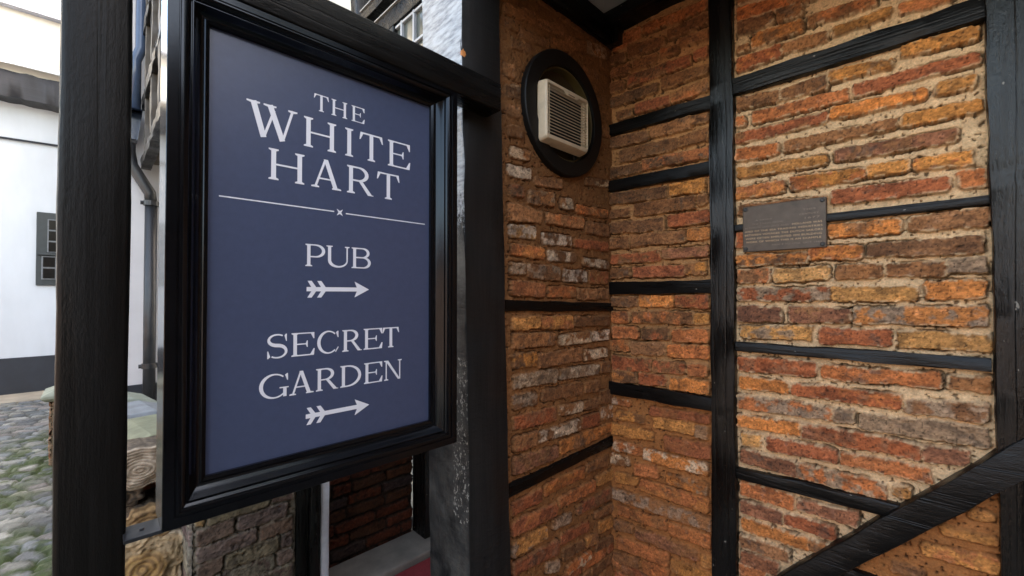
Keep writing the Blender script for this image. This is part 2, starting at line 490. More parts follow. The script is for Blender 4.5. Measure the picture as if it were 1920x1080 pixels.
NARROW_BRICKS = """-1005,-693,2815,2771,2790,2743,R|-1170,-1010,2829,2750,2817,2759,R|-1186,-1098,2738,2687,2725,2680,d|-1088,-896,2748,2685,2718,2672,d|-879,-690,2732,2690,2733,2682,d|-1186,-1073,2668,2617,2656,2607,d|-1059,-932,2659,2610,2652,2610,b|-914,-828,2658,2611,2647,2610,bR|-820,-694,2668,2631,2657,2614,b|-1192,-1104,2595,2544,2582,2532,d|-1084,-772,2597,2534,2578,2534,rd|-760,-698,2582,2545,2584,2537,r|-1192,-928,2516,2464,2509,2463,k|-911,-695,2520,2461,2504,2461,d|-1150,-1060,2437,2391,2427,2387,d|-1045,-868,2440,2391,2429,2383,r|-859,-695,2430,2385,2441,2390,bR|-1193,-975,2310,2254,2292,2244,d|-961,-773,2301,2249,2296,2240,b|-769,-692,2295,2255,2287,2248,kb|-1136,-831,2231,2167,2219,2165,k|-827,-693,2218,2173,2225,2170,d|-1188,-1013,2151,2100,2144,2096,k|-1008,-693,2152,2100,2143,2093,Rd|-1189,-883,2021,1961,2002,1948,k|-870,-713,2008,1958,2007,1944,o|-1200,-1077,1934,1888,1930,1886,d|-1057,-756,1945,1883,1939,1880,d|-748,-698,1938,1890,1937,1891,b|-1195,-897,1864,1813,1858,1795,d|-879,-695,1864,1810,1867,1813,r|-1200,-1082,1786,1730,1788,1730,d|-1072,-800,1792,1734,1789,1736,db|-792,-696,1792,1740,1789,1739,O|-1190,-915,1701,1655,1704,1654,rd|-910,-696,1708,1662,1712,1665,pd|-1190,-1078,1632,1577,1632,1583,d|-1063,-805,1631,1582,1632,1579,r|-801,-715,1635,1583,1639,1584,ob|-1186,-1040,1484,1434,1485,1437,db|-1030,-856,1490,1437,1494,1437,O|-847,-701,1494,1437,1498,1436,rb|-1186,-1084,1411,1351,1409,1356,R|-1069,-767,1410,1357,1419,1363,dR|-763,-698,1415,1364,1417,1367,o|-1181,-1036,1333,1273,1336,1280,R|-1017,-878,1333,1281,1341,1287,kr|-865,-702,1338,1284,1347,1289,R|-1192,-1084,1263,1208,1267,1214,Rb|-1075,-900,1263,1201,1273,1211,b|-887,-699,1266,1208,1278,1216,RO|-1183,-972,1184,1109,1186,1126,rd|-961,-811,1182,1127,1189,1137,dr|-792,-707,1187,1135,1188,1138,R|-1183,-1043,1103,1044,1116,1060,dO|-1032,-895,1113,1057,1121,1073,r|-875,-698,1115,1057,1121,1063,O|-1184,-1077,964,932,973,942,Rw|-978,-695,961,921,978,938,r|-1160,-1000,905,863,916,871,ok|-957,-762,915,866,923,873,o|-757,-704,920,865,923,869,g|-1185,-958,836,778,841,797,o|-906,-696,834,776,853,781,r|-1173,-1022,749,701,761,715,Rw|-1012,-705,753,698,765,712,wO|-1191,-1084,680,627,688,642,wk|-1056,-932,670,609,686,632,R|-897,-710,667,619,679,625,Og|-1167,-1040,597,539,599,564,o|-1029,-706,598,542,617,550,RO|-1186,-693,506,453,533,475,gb|-1150,-1086,429,382,436,385,R|-1080,-898,433,387,446,398,bR|-888,-698,440,392,460,402,R|-1174,-1069,351,299,361,320,d|-1052,-756,357,306,373,323,pd|-743,-690,360,306,370,321,o|-1156,-889,274,217,306,239,R|-1175,-1036,193,135,217,162,d|-1014,-889,212,152,234,172,R|-874,-686,284,227,305,252,o"""
FAN_BRICKS = """1123,1307,2644,2600,2693,2639,b|1327,1499,2676,2635,2719,2668,b|1511,1670,2680,2636,2719,2664,b|1123,1202,2587,2550,2605,2559,b|1211,1317,2583,2544,2606,2562,d|1670,1850,2726,2672,2762,2704,bw|1166,1282,2518,2480,2541,2504,d|1297,1399,2591,2554,2611,2576,d|1410,1570,2630,2587,2661,2624,b|1606,1777,2593,2548,2620,2572,d|1127,1184,2407,2357,2416,2365,b|1792,1909,2681,2641,2711,2661,b|1127,1211,2320,2276,2336,2284,kw|1709,1819,2492,2445,2497,2457,d|1140,1220,2249,2205,2261,2216,b|1149,1239,2169,2125,2175,2130,d|1777,1877,2419,2380,2434,2384,d|1158,1277,2084,2046,2093,2053,bw|1790,1884,2344,2295,2354,2304,b|1149,1282,2014,1967,2023,1977,wb|1306,1486,1991,1958,2019,1973,b|1668,1861,2062,2024,2083,2047,kw|1162,1234,1932,1884,1938,1893,kr|1267,1430,1931,1875,1945,1882,bg|1475,1562,1935,1885,1938,1887,w|1592,1860,1917,1880,1928,1891,Rb|1153,1346,1861,1792,1850,1802,b|1377,1648,1851,1806,1861,1808,bR|1667,1867,1848,1794,1856,1794,d|1153,1306,1776,1726,1784,1727,wy|1356,1555,1763,1715,1768,1721,kw|1579,1859,1756,1719,1765,1717,r|1166,1366,1699,1655,1695,1648,RO|1387,1585,1690,1642,1690,1649,wk|1647,1866,1671,1634,1668,1627,wd|1158,1253,1623,1576,1622,1579,gd|1262,1468,1622,1567,1618,1561,gd|1496,1679,1612,1555,1612,1559,wk|1692,1858,1613,1551,1615,1550,br|1162,1366,1551,1492,1545,1488,R|1387,1590,1532,1484,1531,1483,Rb|1603,1865,1527,1475,1526,1473,b|1170,1337,1404,1355,1404,1354,o|1347,1569,1401,1350,1399,1340,oR|1580,1868,1395,1350,1384,1338,dk|1174,1435,1340,1281,1328,1276,bd|1471,1704,1316,1270,1318,1264,w|1717,1874,1310,1267,1315,1270,wd|1174,1314,1257,1204,1255,1200,ok|1328,1637,1245,1188,1245,1182,bd|1655,1853,1229,1180,1226,1181,wd|1178,1450,1175,1122,1170,1111,gw|1471,1773,1161,1115,1152,1101,wg|1786,1873,1158,1106,1152,1103,b|1174,1318,1099,1040,1087,1037,gd|1356,1637,1087,1037,1084,1028,d|1655,1779,1074,1025,1070,1019,b|1785,1886,1018,952,1009,941,d|1178,1439,1010,957,1002,944,rp|1460,1642,998,959,992,943,wb|1648,1772,987,949,983,936,d|1785,1900,930,871,923,862,bw|1178,1318,928,870,926,864,br|1332,1619,916,873,913,857,wd|1630,1778,917,862,913,850,r|1178,1454,851,781,828,776,pd|1470,1778,844,785,842,783,Ob|1784,1899,840,796,838,792,O|1174,1350,672,625,679,623,r|1365,1653,681,637,680,631,RO|1671,1850,682,647,683,631,b|1174,1444,602,544,584,526,rR|1459,1738,598,553,591,540,R|1751,1898,601,558,602,549,o|1423,1549,514,469,501,460,kg|1594,1890,512,471,513,453,rd|1174,1384,521,457,504,453,og|1474,1688,430,384,415,366,r|1738,1897,432,397,428,382,b|1174,1459,439,387,416,358,rp|1490,1652,358,305,338,296,k|1664,1762,340,291,329,279,bo|1775,1896,368,317,360,307,o|1516,1706,274,227,266,217,Rw|1374,1464,350,306,330,278,g|1749,1910,284,241,256,211,d"""

# ------------------------------------------------------------------ ground, cobbles, paving
M_GROUND = plain("trodden_earth", (.10, .095, .085), rough=.95, scale=6, bmp=.4)
structure(slab("ground", -60, 60, -60, 60, -.30, -.035, M_GROUND, bevel=0))

def cobbles():
    x0, x1, y0, y1, res = -3.2, .95, -1.5, 8.95, .02
    nx, ny = int((x1 - x0) / res) + 1, int((y1 - y0) / res) + 1
    X = np.linspace(x0, x1, nx)[None, :].repeat(ny, 0)
    Y = np.linspace(y0, y1, ny)[:, None].repeat(nx, 1)
    xw = X + (fbm(X, Y, .3, 71) - .5) * .10
    yw = Y + (fbm(X, Y, .35, 73) - .5) * .10 + .25 * X
    LX, LY = .150, .112
    gy = np.floor(yw / LY)
    F1 = np.full(X.shape, 9.0); F2 = np.full(X.shape, 9.0); ID = np.zeros(X.shape)
    for dj in (-1, 0, 1):
        ry = gy + dj
        shift = h2(ry, ry * 0 + 4, 77)
        gx = np.floor(xw / LX - shift)
        for di in (-1, 0, 1):
            rx = gx + di
            px = (rx + shift + .5 + (h2(rx, ry, 81) - .5) * .55) * LX
            py = (ry + .5 + (h2(rx, ry, 83) - .5) * .5) * LY
            d = np.hypot((xw - px) / LX, (yw - py) / LY)
            sz = .9 + .3 * h2(rx, ry, 85)
            d = d / sz
            m = d < F1
            F2 = np.where(m, F1, np.minimum(F2, d))
            ID = np.where(m, h2(rx, ry, 91), ID)
            F1 = np.where(m, d, F1)
    e = F2 - F1
    st = sstep(.06, .17, e + (fbm(X, Y, .05, 93) - .5) * .16)
    H = -.022 + st * (.020 + .012 * ID) + (fbm(X, Y, .06, 95) - .5) * .010 + (fbm(X, Y, 1.2, 96) - .5) * .02
    pal = np.array([(.20, .20, .195), (.255, .25, .225), (.16, .168, .175), (.24, .215, .195), (.30, .29, .25), (.175, .185, .185)])
    c = pal[(ID * 997).astype(int) % len(pal)] * .72 * (.6 + .8 * h2((ID * 4096).astype(int), (ID * 64).astype(int), 5)[..., None]) * (.75 + .5 * fbm(X, Y, .05, 97))[..., None]
    moss = sstep(.24, .46, fbm(X, Y, .9, 99)) * sstep(8.2, 6.0, Y)
    jc = np.array((.11, .105, .085)) * (1 - moss[..., None]) + np.array((.06, .085, .016)) * moss[..., None]
    jc = jc * (.4 + .6 * fbm(X, Y, .03, 101))[..., None]
    over = np.clip(moss * sstep(.44, .57, fbm(X, Y, .10, 103)) * .85, 0, 1)
    s = st * (1 - over)
    C = jc * (1 - s)[..., None] + c * s[..., None]
    H = H + over * .006
    co = np.stack([X, Y, H], -1).reshape(-1, 3)
    idx = np.arange(nx * ny).reshape(ny, nx)
    q = np.stack([idx[:-1, :-1], idx[:-1, 1:], idx[1:, 1:], idx[1:, :-1]], -1).reshape(-1, 4)
    structure(grid_mesh("cobbles", co, q, C.reshape(-1, 3), M_COBBLE))
cobbles()
structure(slab("path", -9, .4, 8.96, 9.72, -.2, .012, plain("sandy_path", (.30, .255, .19), rough=.95, scale=5, bmp=.3)))
structure(slab("paving", .96, 1.95, -3.0, 1.16, -.2, .012, plain("brown_paving", (.16, .12, .09), rough=.8, scale=9)))

# ------------------------------------------------------------------ right-hand wall of the alcove
R_TAN = np.array((.66, .45, .25))
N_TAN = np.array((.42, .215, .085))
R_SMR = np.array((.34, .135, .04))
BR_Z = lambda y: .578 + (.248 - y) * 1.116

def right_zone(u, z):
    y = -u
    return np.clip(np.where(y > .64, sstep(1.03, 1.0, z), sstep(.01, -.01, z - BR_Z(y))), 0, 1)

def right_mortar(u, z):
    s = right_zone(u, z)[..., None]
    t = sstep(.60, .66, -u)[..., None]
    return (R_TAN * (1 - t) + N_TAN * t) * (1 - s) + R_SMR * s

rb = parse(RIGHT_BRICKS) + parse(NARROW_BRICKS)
rb += course_fill(-1.19, -.69, .0, .16, 3, ["R", "o", "d", "rp", "bR"])
rb += course_fill(-.58, -.27, .0, .325, 4, ["R", "o", "d", "rp", "bR"], skip=lambda u, z: z < BR_Z(-u) and z > .34)
rb += course_fill(-.26, .12, .0, .50, 5, ["R", "o", "d", "rp", "bR"])
rb += course_fill(-1.19, -.69, 2.83, 2.92, 6, ["R", "d", "r"])
rb += course_fill(-.58, .12, 2.76, 2.92, 8, ["R", "d", "b"])

wall_r = thing("timber_framed_wall", "orange brick wall in black timber framing, carrying the small metal plaque", "wall", (XW, .3, 0))
wall_r["label"] = "wall of orange and dark red brick with pale mortar in black timber framing, carrying the small metal plaque"
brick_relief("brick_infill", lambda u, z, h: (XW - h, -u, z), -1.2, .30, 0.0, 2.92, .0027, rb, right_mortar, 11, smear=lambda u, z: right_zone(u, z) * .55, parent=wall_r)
brick_relief("brick_infill", lambda u, z, h: (XW - h, -u, z), .31, 1.9, 0.0, 2.92, .009,
             course_fill(.31, 1.9, 0, 2.92, 21, ["o", "R", "b", "d", "r", "p"]), R_TAN, 12, parent=wall_r)
NX = (-1, 0, 0)
def level(y0, z0, y1, z1, w, seed, name="timber_strip", front=1.871, d=.06, mat=None, **kw):
    kw.setdefault("jit", .0034)
    return timber(name, (front + d / 2, y0, z0), (front + d / 2, y1, z1), (0, 0, 1), NX, w, d, mat or M_TIMBER_H, wall_r, seed=seed, **kw)
level(.592, 2.358, -.112, 2.353, .069, 31, name="timber_rail", front=1.868)
level(.592, 1.772, -.112, 1.779, .029, 32, front=1.873, jit=.001)
level(.588, 1.284, -.108, 1.287, .040, 33)
level(.588, .766, .06, .785, .046, 34)
level(.30, .522, -.12, .522, .045, 35)
level(1.20, 2.346, .68, 2.328, .058, 36, jit=.003)
level(1.20, 2.057, .68, 2.044, .055, 37, jit=.003)
level(1.188, 1.528, .68, 1.533, .061, 38)
level(1.20, 1.019, .68, 1.027, .063, 39)
timber("timber_stud", (1.894, .637, 0), (1.894, .637, 2.92), (0, 1, 0), NX, .094, .062, M_TIMBER_V, wall_r, seed=41, jit=.003)
timber("timber_post", (1.90, -.226, 0), (1.90, -.203, 2.92), (0, 1, 0), NX, .205, .10, M_TIMBER_V, wall_r, seed=42, jit=.003)
timber("diagonal_brace", (1.885, .640, .140), (1.885, -.262, 1.147), (0, .745, .667), NX, .079, .077, M_TIMBER_H, wall_r, seed=43, r=.004)
timber("top_beam", (1.85, 1.19, 2.872), (1.85, -1.9, 2.872), (0, 0, 1), NX, .055, .14, M_TIMBER_H, wall_r, seed=44, jit=.004)
timber("corner_block", (1.868, 1.15, 2.765), (1.868, 1.15, 2.90), (0, 1, 0), NX, .085, .062, M_TIMBER_V, wall_r, seed=45, jit=.004)

# ------------------------------------------------------------------ wall with the extractor fan
F_SMR = np.array((.23, .098, .032))
fb = parse(FAN_BRICKS)
fb += course_fill(1.13, 1.9, 0, .24, 51, ["r", "R", "o", "d", "b"])
fb += course_fill(1.13, 1.9, 2.70, 2.92, 52, ["d", "b"])
def fan_smear(u, z):
    return np.clip(.22 + .60 * sstep(1.95, 2.25, z) + .15 * sstep(1.0, 1.8, z), 0, 1)
def fan_mortar(u, z):
    k = sstep(2.0, 1.3, z)[..., None]
    return F_SMR * .85 * (1 - k) + F_SMR * 1.15 * k
wall_f = thing("brick_wall", "dark smeared brick wall with black strips, behind the round extractor fan mounting", "wall", (1.5, YW, 0))
brick_relief("brick_infill", lambda u, z, h: (u, YW - h, z), 1.06, 1.9, 0.0, 2.92, .003, fb, fan_mortar, 61, smear=fan_smear, hole=(1.493, 2.305, .205), depth=.012, parent=wall_f)
NY = (0, -1, 0)
timber("timber_strip", (1.12, YW + .013, 1.4545), (1.9, YW + .013, 1.431), (0, 0, 1), NY, .044, .05, M_TIMBER_X, wall_f, seed=62)
timber("timber_strip", (1.12, YW + .013, .730), (1.9, YW + .013, .743), (0, 0, 1), NY, .048, .05, M_TIMBER_X, wall_f, seed=63)
timber("top_beam", (1.10, YW + .01, 2.828), (1.88, YW + .01, 2.828), (0, 0, 1), NY, .128, .105, M_TIMBER_X, wall_f, seed=64, jit=.004)

M_PLASTER = plain("grey_ceiling_plaster", (.42, .41, .39), rough=.9, var=.15, scale=7, bmp=.3)
structure(slab("ceiling", .97, 1.98, -2.6, 1.26, 2.898, 2.93, M_PLASTER))

# ------------------------------------------------------------------ extractor fan
M_FANBLK = plain("black_board", (.006, .0055, .005), rough=.5, scale=25, bmp=.15, spec=.25)
M_CREAM = plain("aged_cream_plastic", (.60, .48, .33), rough=.45, var=.2, scale=16, bmp=.04)
M_OLIVE = plain("old_olive_plastic", (.10, .075, .025), rough=.45, var=.2, scale=14, bmp=.04)
M_DARK = plain("dark_void", (.002, .002, .002), rough=.8, bmp=0)
fan = thing("extractor_fan", "cream square extractor fan on a round black board high on the brick wall", "fan", (1.493, YW, 2.305))
FC = Vector((1.493, 0, 2.305))
def ring_lathe(name, prof, mat, n=72, smooth=True):
    bm = bmesh.new()
    rows = []
    for k in range(n):
        t = 2 * math.pi * k / n
        rows.append([bm.verts.new((FC.x + r * math.cos(t), y, FC.z + r * math.sin(t))) for r, y in prof])
    m = len(prof)
    for k in range(n):
        for i in range(m):
            bm.faces.new((rows[k][i], rows[(k + 1) % n][i], rows[(k + 1) % n][(i + 1) % m], rows[k][(i + 1) % m]))
    bmesh.ops.recalc_face_normals(bm, faces=bm.faces)
    o = finish(name, bm, mat, fan, smooth=smooth)
    o.data.set_sharp_from_angle(angle=math.radians(40))
    return o
ring_lathe("mounting_board", [(.209, 1.20), (.209, 1.161), (.212, 1.158), (.272, 1.158), (.276, 1.162), (.276, 1.20)], M_FANBLK)
ring_lathe("duct_ring", [(.201, 1.22), (.201, 1.170), (.203, 1.168), (.206, 1.170), (.206, 1.22)], M_OLIVE)
bm = bmesh.new()
tube(bm, [(FC.x, 1.30, FC.z), (FC.x, 1.165, FC.z)], .10, 24)
tube(bm, [(FC.x - .08, 1.19, FC.z - .10), (FC.x - .09, 1.185, FC.z - .17), (FC.x - .02, 1.20, FC.z - .19)], .006, 8)
tube(bm, [(FC.x + .07, 1.19, FC.z - .12), (FC.x + .075, 1.175, FC.z - .19)], .008, 8)
finish("motor", bm, M_DARK, fan, smooth=True)
gx0, gx1, gz0, gz1, gy0, gy1 = 1.300, 1.596, 2.140, 2.390, 1.164, 1.118
bm = bmesh.new()
def rrect(x0, x1, z0, z1, r, y, n=4):
    out = []
    for cx_, cz_, a0 in ((x1 - r, z1 - r, 0), (x0 + r, z1 - r, 90), (x0 + r, z0 + r, 180), (x1 - r, z0 + r, 270)):
        for k in range(n + 1):
            t = math.radians(a0 + 90 * k / n)
            out.append((cx_ + r * math.cos(t), y, cz_ + r * math.sin(t)))
    return out
loops = [rrect(gx0 - .003, gx1 + .003, gz0 - .006, gz1 + .003, .016, gy0), rrect(gx0, gx1, gz0, gz1, .016, gy1 + .012),
         rrect(gx0 + .004, gx1 - .004, gz0 + .006, gz1 - .004, .014, gy1 + .002), rrect(gx0 + .006, gx1 - .005, gz0 + .016, gz1 - .008, .010, gy1),
         rrect(gx0 + .010, gx1 - .007, gz0 + .020, gz1 - .018, .004, gy1), rrect(gx0 + .011, gx1 - .008, gz0 + .021, gz1 - .019, .004, gy1 + .035)]
vl = [[bm.verts.new(p) for p in l] for l in loops]
for A, B in zip(vl, vl[1:]):
    for k in range(len(A)):
        bm.faces.new((A[k], A[(k + 1) % len(A)], B[(k + 1) % len(A)], B[k]))
bmesh.ops.recalc_face_normals(bm, faces=bm.faces)
o = finish("housing", bm, M_CREAM, fan, smooth=True)
o.data.set_sharp_from_angle(angle=math.radians(45))
bm = bmesh.new()
box(bm, gx0 + .009, gx1 - .006, gy1 + .034, gy1 + .036, gz0 + .012, gz1 - .012)
finish("dark_interior", bm, M_DARK, fan)
bm = bmesh.new()
for k in range(15):
    zc = gz0 + .034 + k * (gz1 - gz0 - .062) / 14
    prism(bm, [(gy1 + .003, zc - .0008), (gy1 + .003, zc + .0012), (gy1 + .010, zc + .0022), (gy1 + .010, zc + .0012)], lambda p, d: (gx0 + .0108 + d, p[0], p[1]), gx1 - gx0 - .0185)
for xx in (gx0 + .0235, gx1 - .030):
    box(bm, xx, xx + .003, gy1 + .004, gy1 + .022, gz0 + .021, gz1 - .021)
finish("louvres", bm, M_CREAM, fan)
bm = bmesh.new()
bx = (gx0 + gx1) / 2 + .02
prism(bm, [(bx - .055, gz1 - .0195), (bx - .035, gz1 - .032), (bx + .035, gz1 - .032), (bx + .055, gz1 - .0195)], lambda p, d: (p[0], gy1 + .004 - d, p[1]), .005)
finish("badge", bm, M_CREAM, fan)
bm = bmesh.new()
box(bm, bx - .022, bx + .022, gy1 - .0018, gy1 + .001, gz1 - .0275, gz1 - .0225)
finish("badge_mark", bm, plain("dull_brown_print", (.16, .12, .08), bmp=0), fan)

# ------------------------------------------------------------------ plaque
M_BRONZE = plain("weathered_bronze", (.115, .086, .064), rough=.5, var=.3, scale=22, bmp=.15, metal=.15, spec=.3)
M_LETTER = plain("worn_copper_letters", (.62, .40, .21), rough=.5, var=.25, scale=90, bmp=0)
M_LETTER_F = plain("faded_letters", (.25, .18, .125), rough=.5, var=.3, scale=90, bmp=0)
PQ = (1.868, .4185, 1.7605)
plaque = thing("plaque", "small rectangular bronze plaque with raised lettering screwed to the orange brick wall", "plaque", PQ)
bm = bmesh.new()
box(bm, 1.868, 1.892, .2805, .5565, 1.669, 1.852)
finish("plate", bm, M_BRONZE, plaque, bevel=.003)
for sy, sz in ((.545, 1.840), (.292, 1.840), (.292, 1.681), (.545, 1.681)):
    bm = bmesh.new()
    tube(bm, [(1.872, sy, sz), (1.8655, sy, sz), (1.864, sy, sz)], [.0075, .0075, .005], 14)
    finish("screw", bm, plain("dark_screw", (.03, .028, .026), rough=.5, bmp=0), plaque, smooth=False)

def text_mesh(name, lines, mat, parent):
    """lines: (text, y of its left end, z of baseline, cap height, width) on the plaque face"""
    bm = bmesh.new()
    for txt, y, z, ch, wid in lines:
        cu = bpy.data.curves.new("tmp", "FONT")
        cu.body = txt
        cu.size = 1.0
        cu.extrude = .02
        cu.space_character = 1.12
        ob = bpy.data.objects.new("tmp", cu)
        COL.objects.link(ob)
        bpy.context.view_layer.update()
        me = bpy.data.meshes.new_from_object(ob.evaluated_get(bpy.context.evaluated_depsgraph_get()))
        xs = [v.co.x for v in me.vertices]
        x0, x1 = min(xs), max(xs)
        s = wid / (x1 - x0)
        for v in me.vertices:
            v.co = Vector((1.868 - .0006 - v.co.z * .02, y - (v.co.x - x0) * s, z + v.co.y * ch / .70))
        bm.from_mesh(me)
        bpy.data.objects.remove(ob)
        bpy.data.curves.remove(cu)
        bpy.data.meshes.remove(me)
    return finish(name, bm, mat, parent)
for line in [
    ("WERE OFTEN EMPLOYED ON BUILDING", .5455, 1.7180, .0068, .251),
    ("WORK OF WHICH THIS IS AN EXAMPLE", .5440, 1.7040, .0068, .248),
    ("BETWEEN VOYAGES THE DUTCH SAILORS", .5480, 1.7325, .0066, .256),
    ("AND OF THE SEA TRADING INDUSTRIES", .5480, 1.7470, .0064, .256),
    ("HOLLAND WAS", .385, 1.7610, .0064, .092),
]:
    text_mesh("lettering", [line], M_LETTER, plaque)
for line in [
    ("BETWEEN ENGLAND AND", .547, 1.7610, .0060, .150),
    ("THE TRADE FROM", .522, 1.7755, .0060, .105), ("1677", .345, 1.7790, .0066, .046),
    ("A BRICK", .510, 1.7900, .0060, .060), ("CENTURY", .362, 1.7945, .0062, .060),
    ("THIS", .352, 1.8110, .0062, .040), ("NOV 9 TO 1756  OCT 1980", .452, 1.6880, .0058, .158),
]:
    text_mesh("faded_lettering", [line], M_LETTER_F, plaque)

# ------------------------------------------------------------------ the sign
M_BLUE = plain("matt_slate_blue_panel", (.051, .066, .122), rough=.34, var=.07, scale=60, bmp=.03, spec=.45)
M_WHITE = plain("white_lettering", (.74, .75, .80), rough=.5, var=.02, bmp=0)
YS = 1.128
sx0, sx1, sz0, sz1 = .170, .7435, 1.1045, 2.093
sign = thing("hanging_sign", "black framed slate blue pub sign with white lettering hung under the black rail", "sign", (.457, YS, 1.04))
prof = [(0, -.004), (0, .010), (.10, .013), (.13, .012), (.17, .0125), (.22, .0145), (.28, .019), (.34, .026), (.39, .033), (.42, .0365), (.44, .0365), (.452, .032),
        (.468, .032), (.48, .0375), (.52, .0415), (.58, .0445), (.65, .0462), (.70, .0460), (.715, .0445), (.735, .0445), (.75, .0475), (.985, .0480), (1.0, .0465), (1.0, -.072)]
WL, WR, WT, WB = .0755, .0760, .0545, .0770
bm = bmesh.new()
rows = []
for o_, p_ in prof:
    y = YS - p_
    rows.append([bm.verts.new(v) for v in ((sx0 - o_ * WL, y, sz0 - o_ * WB), (sx1 + o_ * WR, y, sz0 - o_ * WB), (sx1 + o_ * WR, y, sz1 + o_ * WT), (sx0 - o_ * WL, y, sz1 + o_ * WT))])
for A, B in zip(rows, rows[1:]):
    for k in range(4):
        bm.faces.new((A[k], A[(k + 1) % 4], B[(k + 1) % 4], B[k]))
bm.faces.new(rows[-1])
bmesh.ops.recalc_face_normals(bm, faces=bm.faces)
o = finish("frame", bm, M_FRAME, sign, smooth=True)
o.data.set_sharp_from_angle(angle=math.radians(28))
bm = bmesh.new()
box(bm, sx0 - .003, sx1 + .003, YS, YS + .006, sz0 - .003, sz1 + .003)
finish("panel", bm, M_BLUE, sign)
bm = bmesh.new()
box(bm, .040, .100, 1.10, 1.165, 1.0185, 1.0260)
tube(bm, [(.068, 1.13, 1.026), (.068, 1.13, 1.029)], .004, 10)
finish("bracket", bm, plain("black_steel", (.018, .02, .024), rough=.35, bmp=.05), sign, bevel=.001)

def q_rect(x0, y0, x1, y1):
    return [(x0, y0), (x1, y0), (x1, y1), (x0, y1)]

def q_stroke(pts, ws):
    out = []
    n = len(pts)
    ws = ws if isinstance(ws, (list, tuple)) else [ws] * n
    L, R = [], []
    for i in range(n):
        a, b = pts[max(i - 1, 0)], pts[min(i + 1, n - 1)]
        dx, dy = b[0] - a[0], b[1] - a[1]
        l = math.hypot(dx, dy) or 1
        nx_, ny_ = -dy / l * ws[i] / 2, dx / l * ws[i] / 2
        L.append((pts[i][0] + nx_, pts[i][1] + ny_))
        R.append((pts[i][0] - nx_, pts[i][1] - ny_))
    return [[L[i], L[i + 1], R[i + 1], R[i]] for i in range(n - 1)]

S_, T_, SF, SH = .140, .058, .05, .075      # stem, hairline, serif thickness, serif reach
def stem(xc, w=S_, y0=0.0, y1=1.0, foot=True, head=True):
    out = [q_rect(xc - w / 2, y0, xc + w / 2, y1)]
    h = w / 2 + SH
    if foot:
        out += [[(xc - h, y0), (xc + h, y0), (xc + h, y0 + SF * .8), (xc + w / 2, y0 + SF * 1.5), (xc - w / 2, y0 + SF * 1.5), (xc - h, y0 + SF * .8)]]
    if head:
        out += [[(xc - h, y1), (xc - h, y1 - SF * .8), (xc - w / 2, y1 - SF * 1.5), (xc + w / 2, y1 - SF * 1.5), (xc + h, y1 - SF * .8), (xc + h, y1)]]
    return out
def serif(xc, y, up, h=.14):
    s = -1 if up else 1
    return [[(xc - h, y), (xc + h, y), (xc + h, y + s * SF * .85), (xc + h * .4, y + s * SF * 1.3), (xc - h * .4, y + s * SF * 1.3), (xc - h, y + s * SF * .85)]]
def bowl(xs, xr, yt, yb, n=14, w=S_):
    rx, ry = min(.6 * (yt - yb), (xr - xs) * .72), (yt - yb) / 2
    cy_ = (yt + yb) / 2
    pts, ws = [(xs, yt - T_ / 2)], [T_]
    for k in range(n + 1):
        t = math.pi / 2 - math.pi * k / n
        c = max(math.cos(t), 0)
        pts.append((xr - w / 2 - rx + rx * c, cy_ + (ry - T_ / 2) * math.sin(t)))
        ws.append(T_ + (w - T_) * c ** 1.3)
    pts.append((xs, yb + T_ / 2)); ws.append(T_)
    return q_stroke(pts, ws)
def arc(cx_, cy_, rx, ry, a0, a1, wf, n=26):
    pts, ws = [], []
    for k in range(n + 1):
        t = math.radians(a0 + (a1 - a0) * k / n)
        pts.append((cx_ + rx * math.cos(t), cy_ + ry * math.sin(t)))
        ws.append(wf(math.cos(t), k / n))
    return q_stroke(pts, ws)

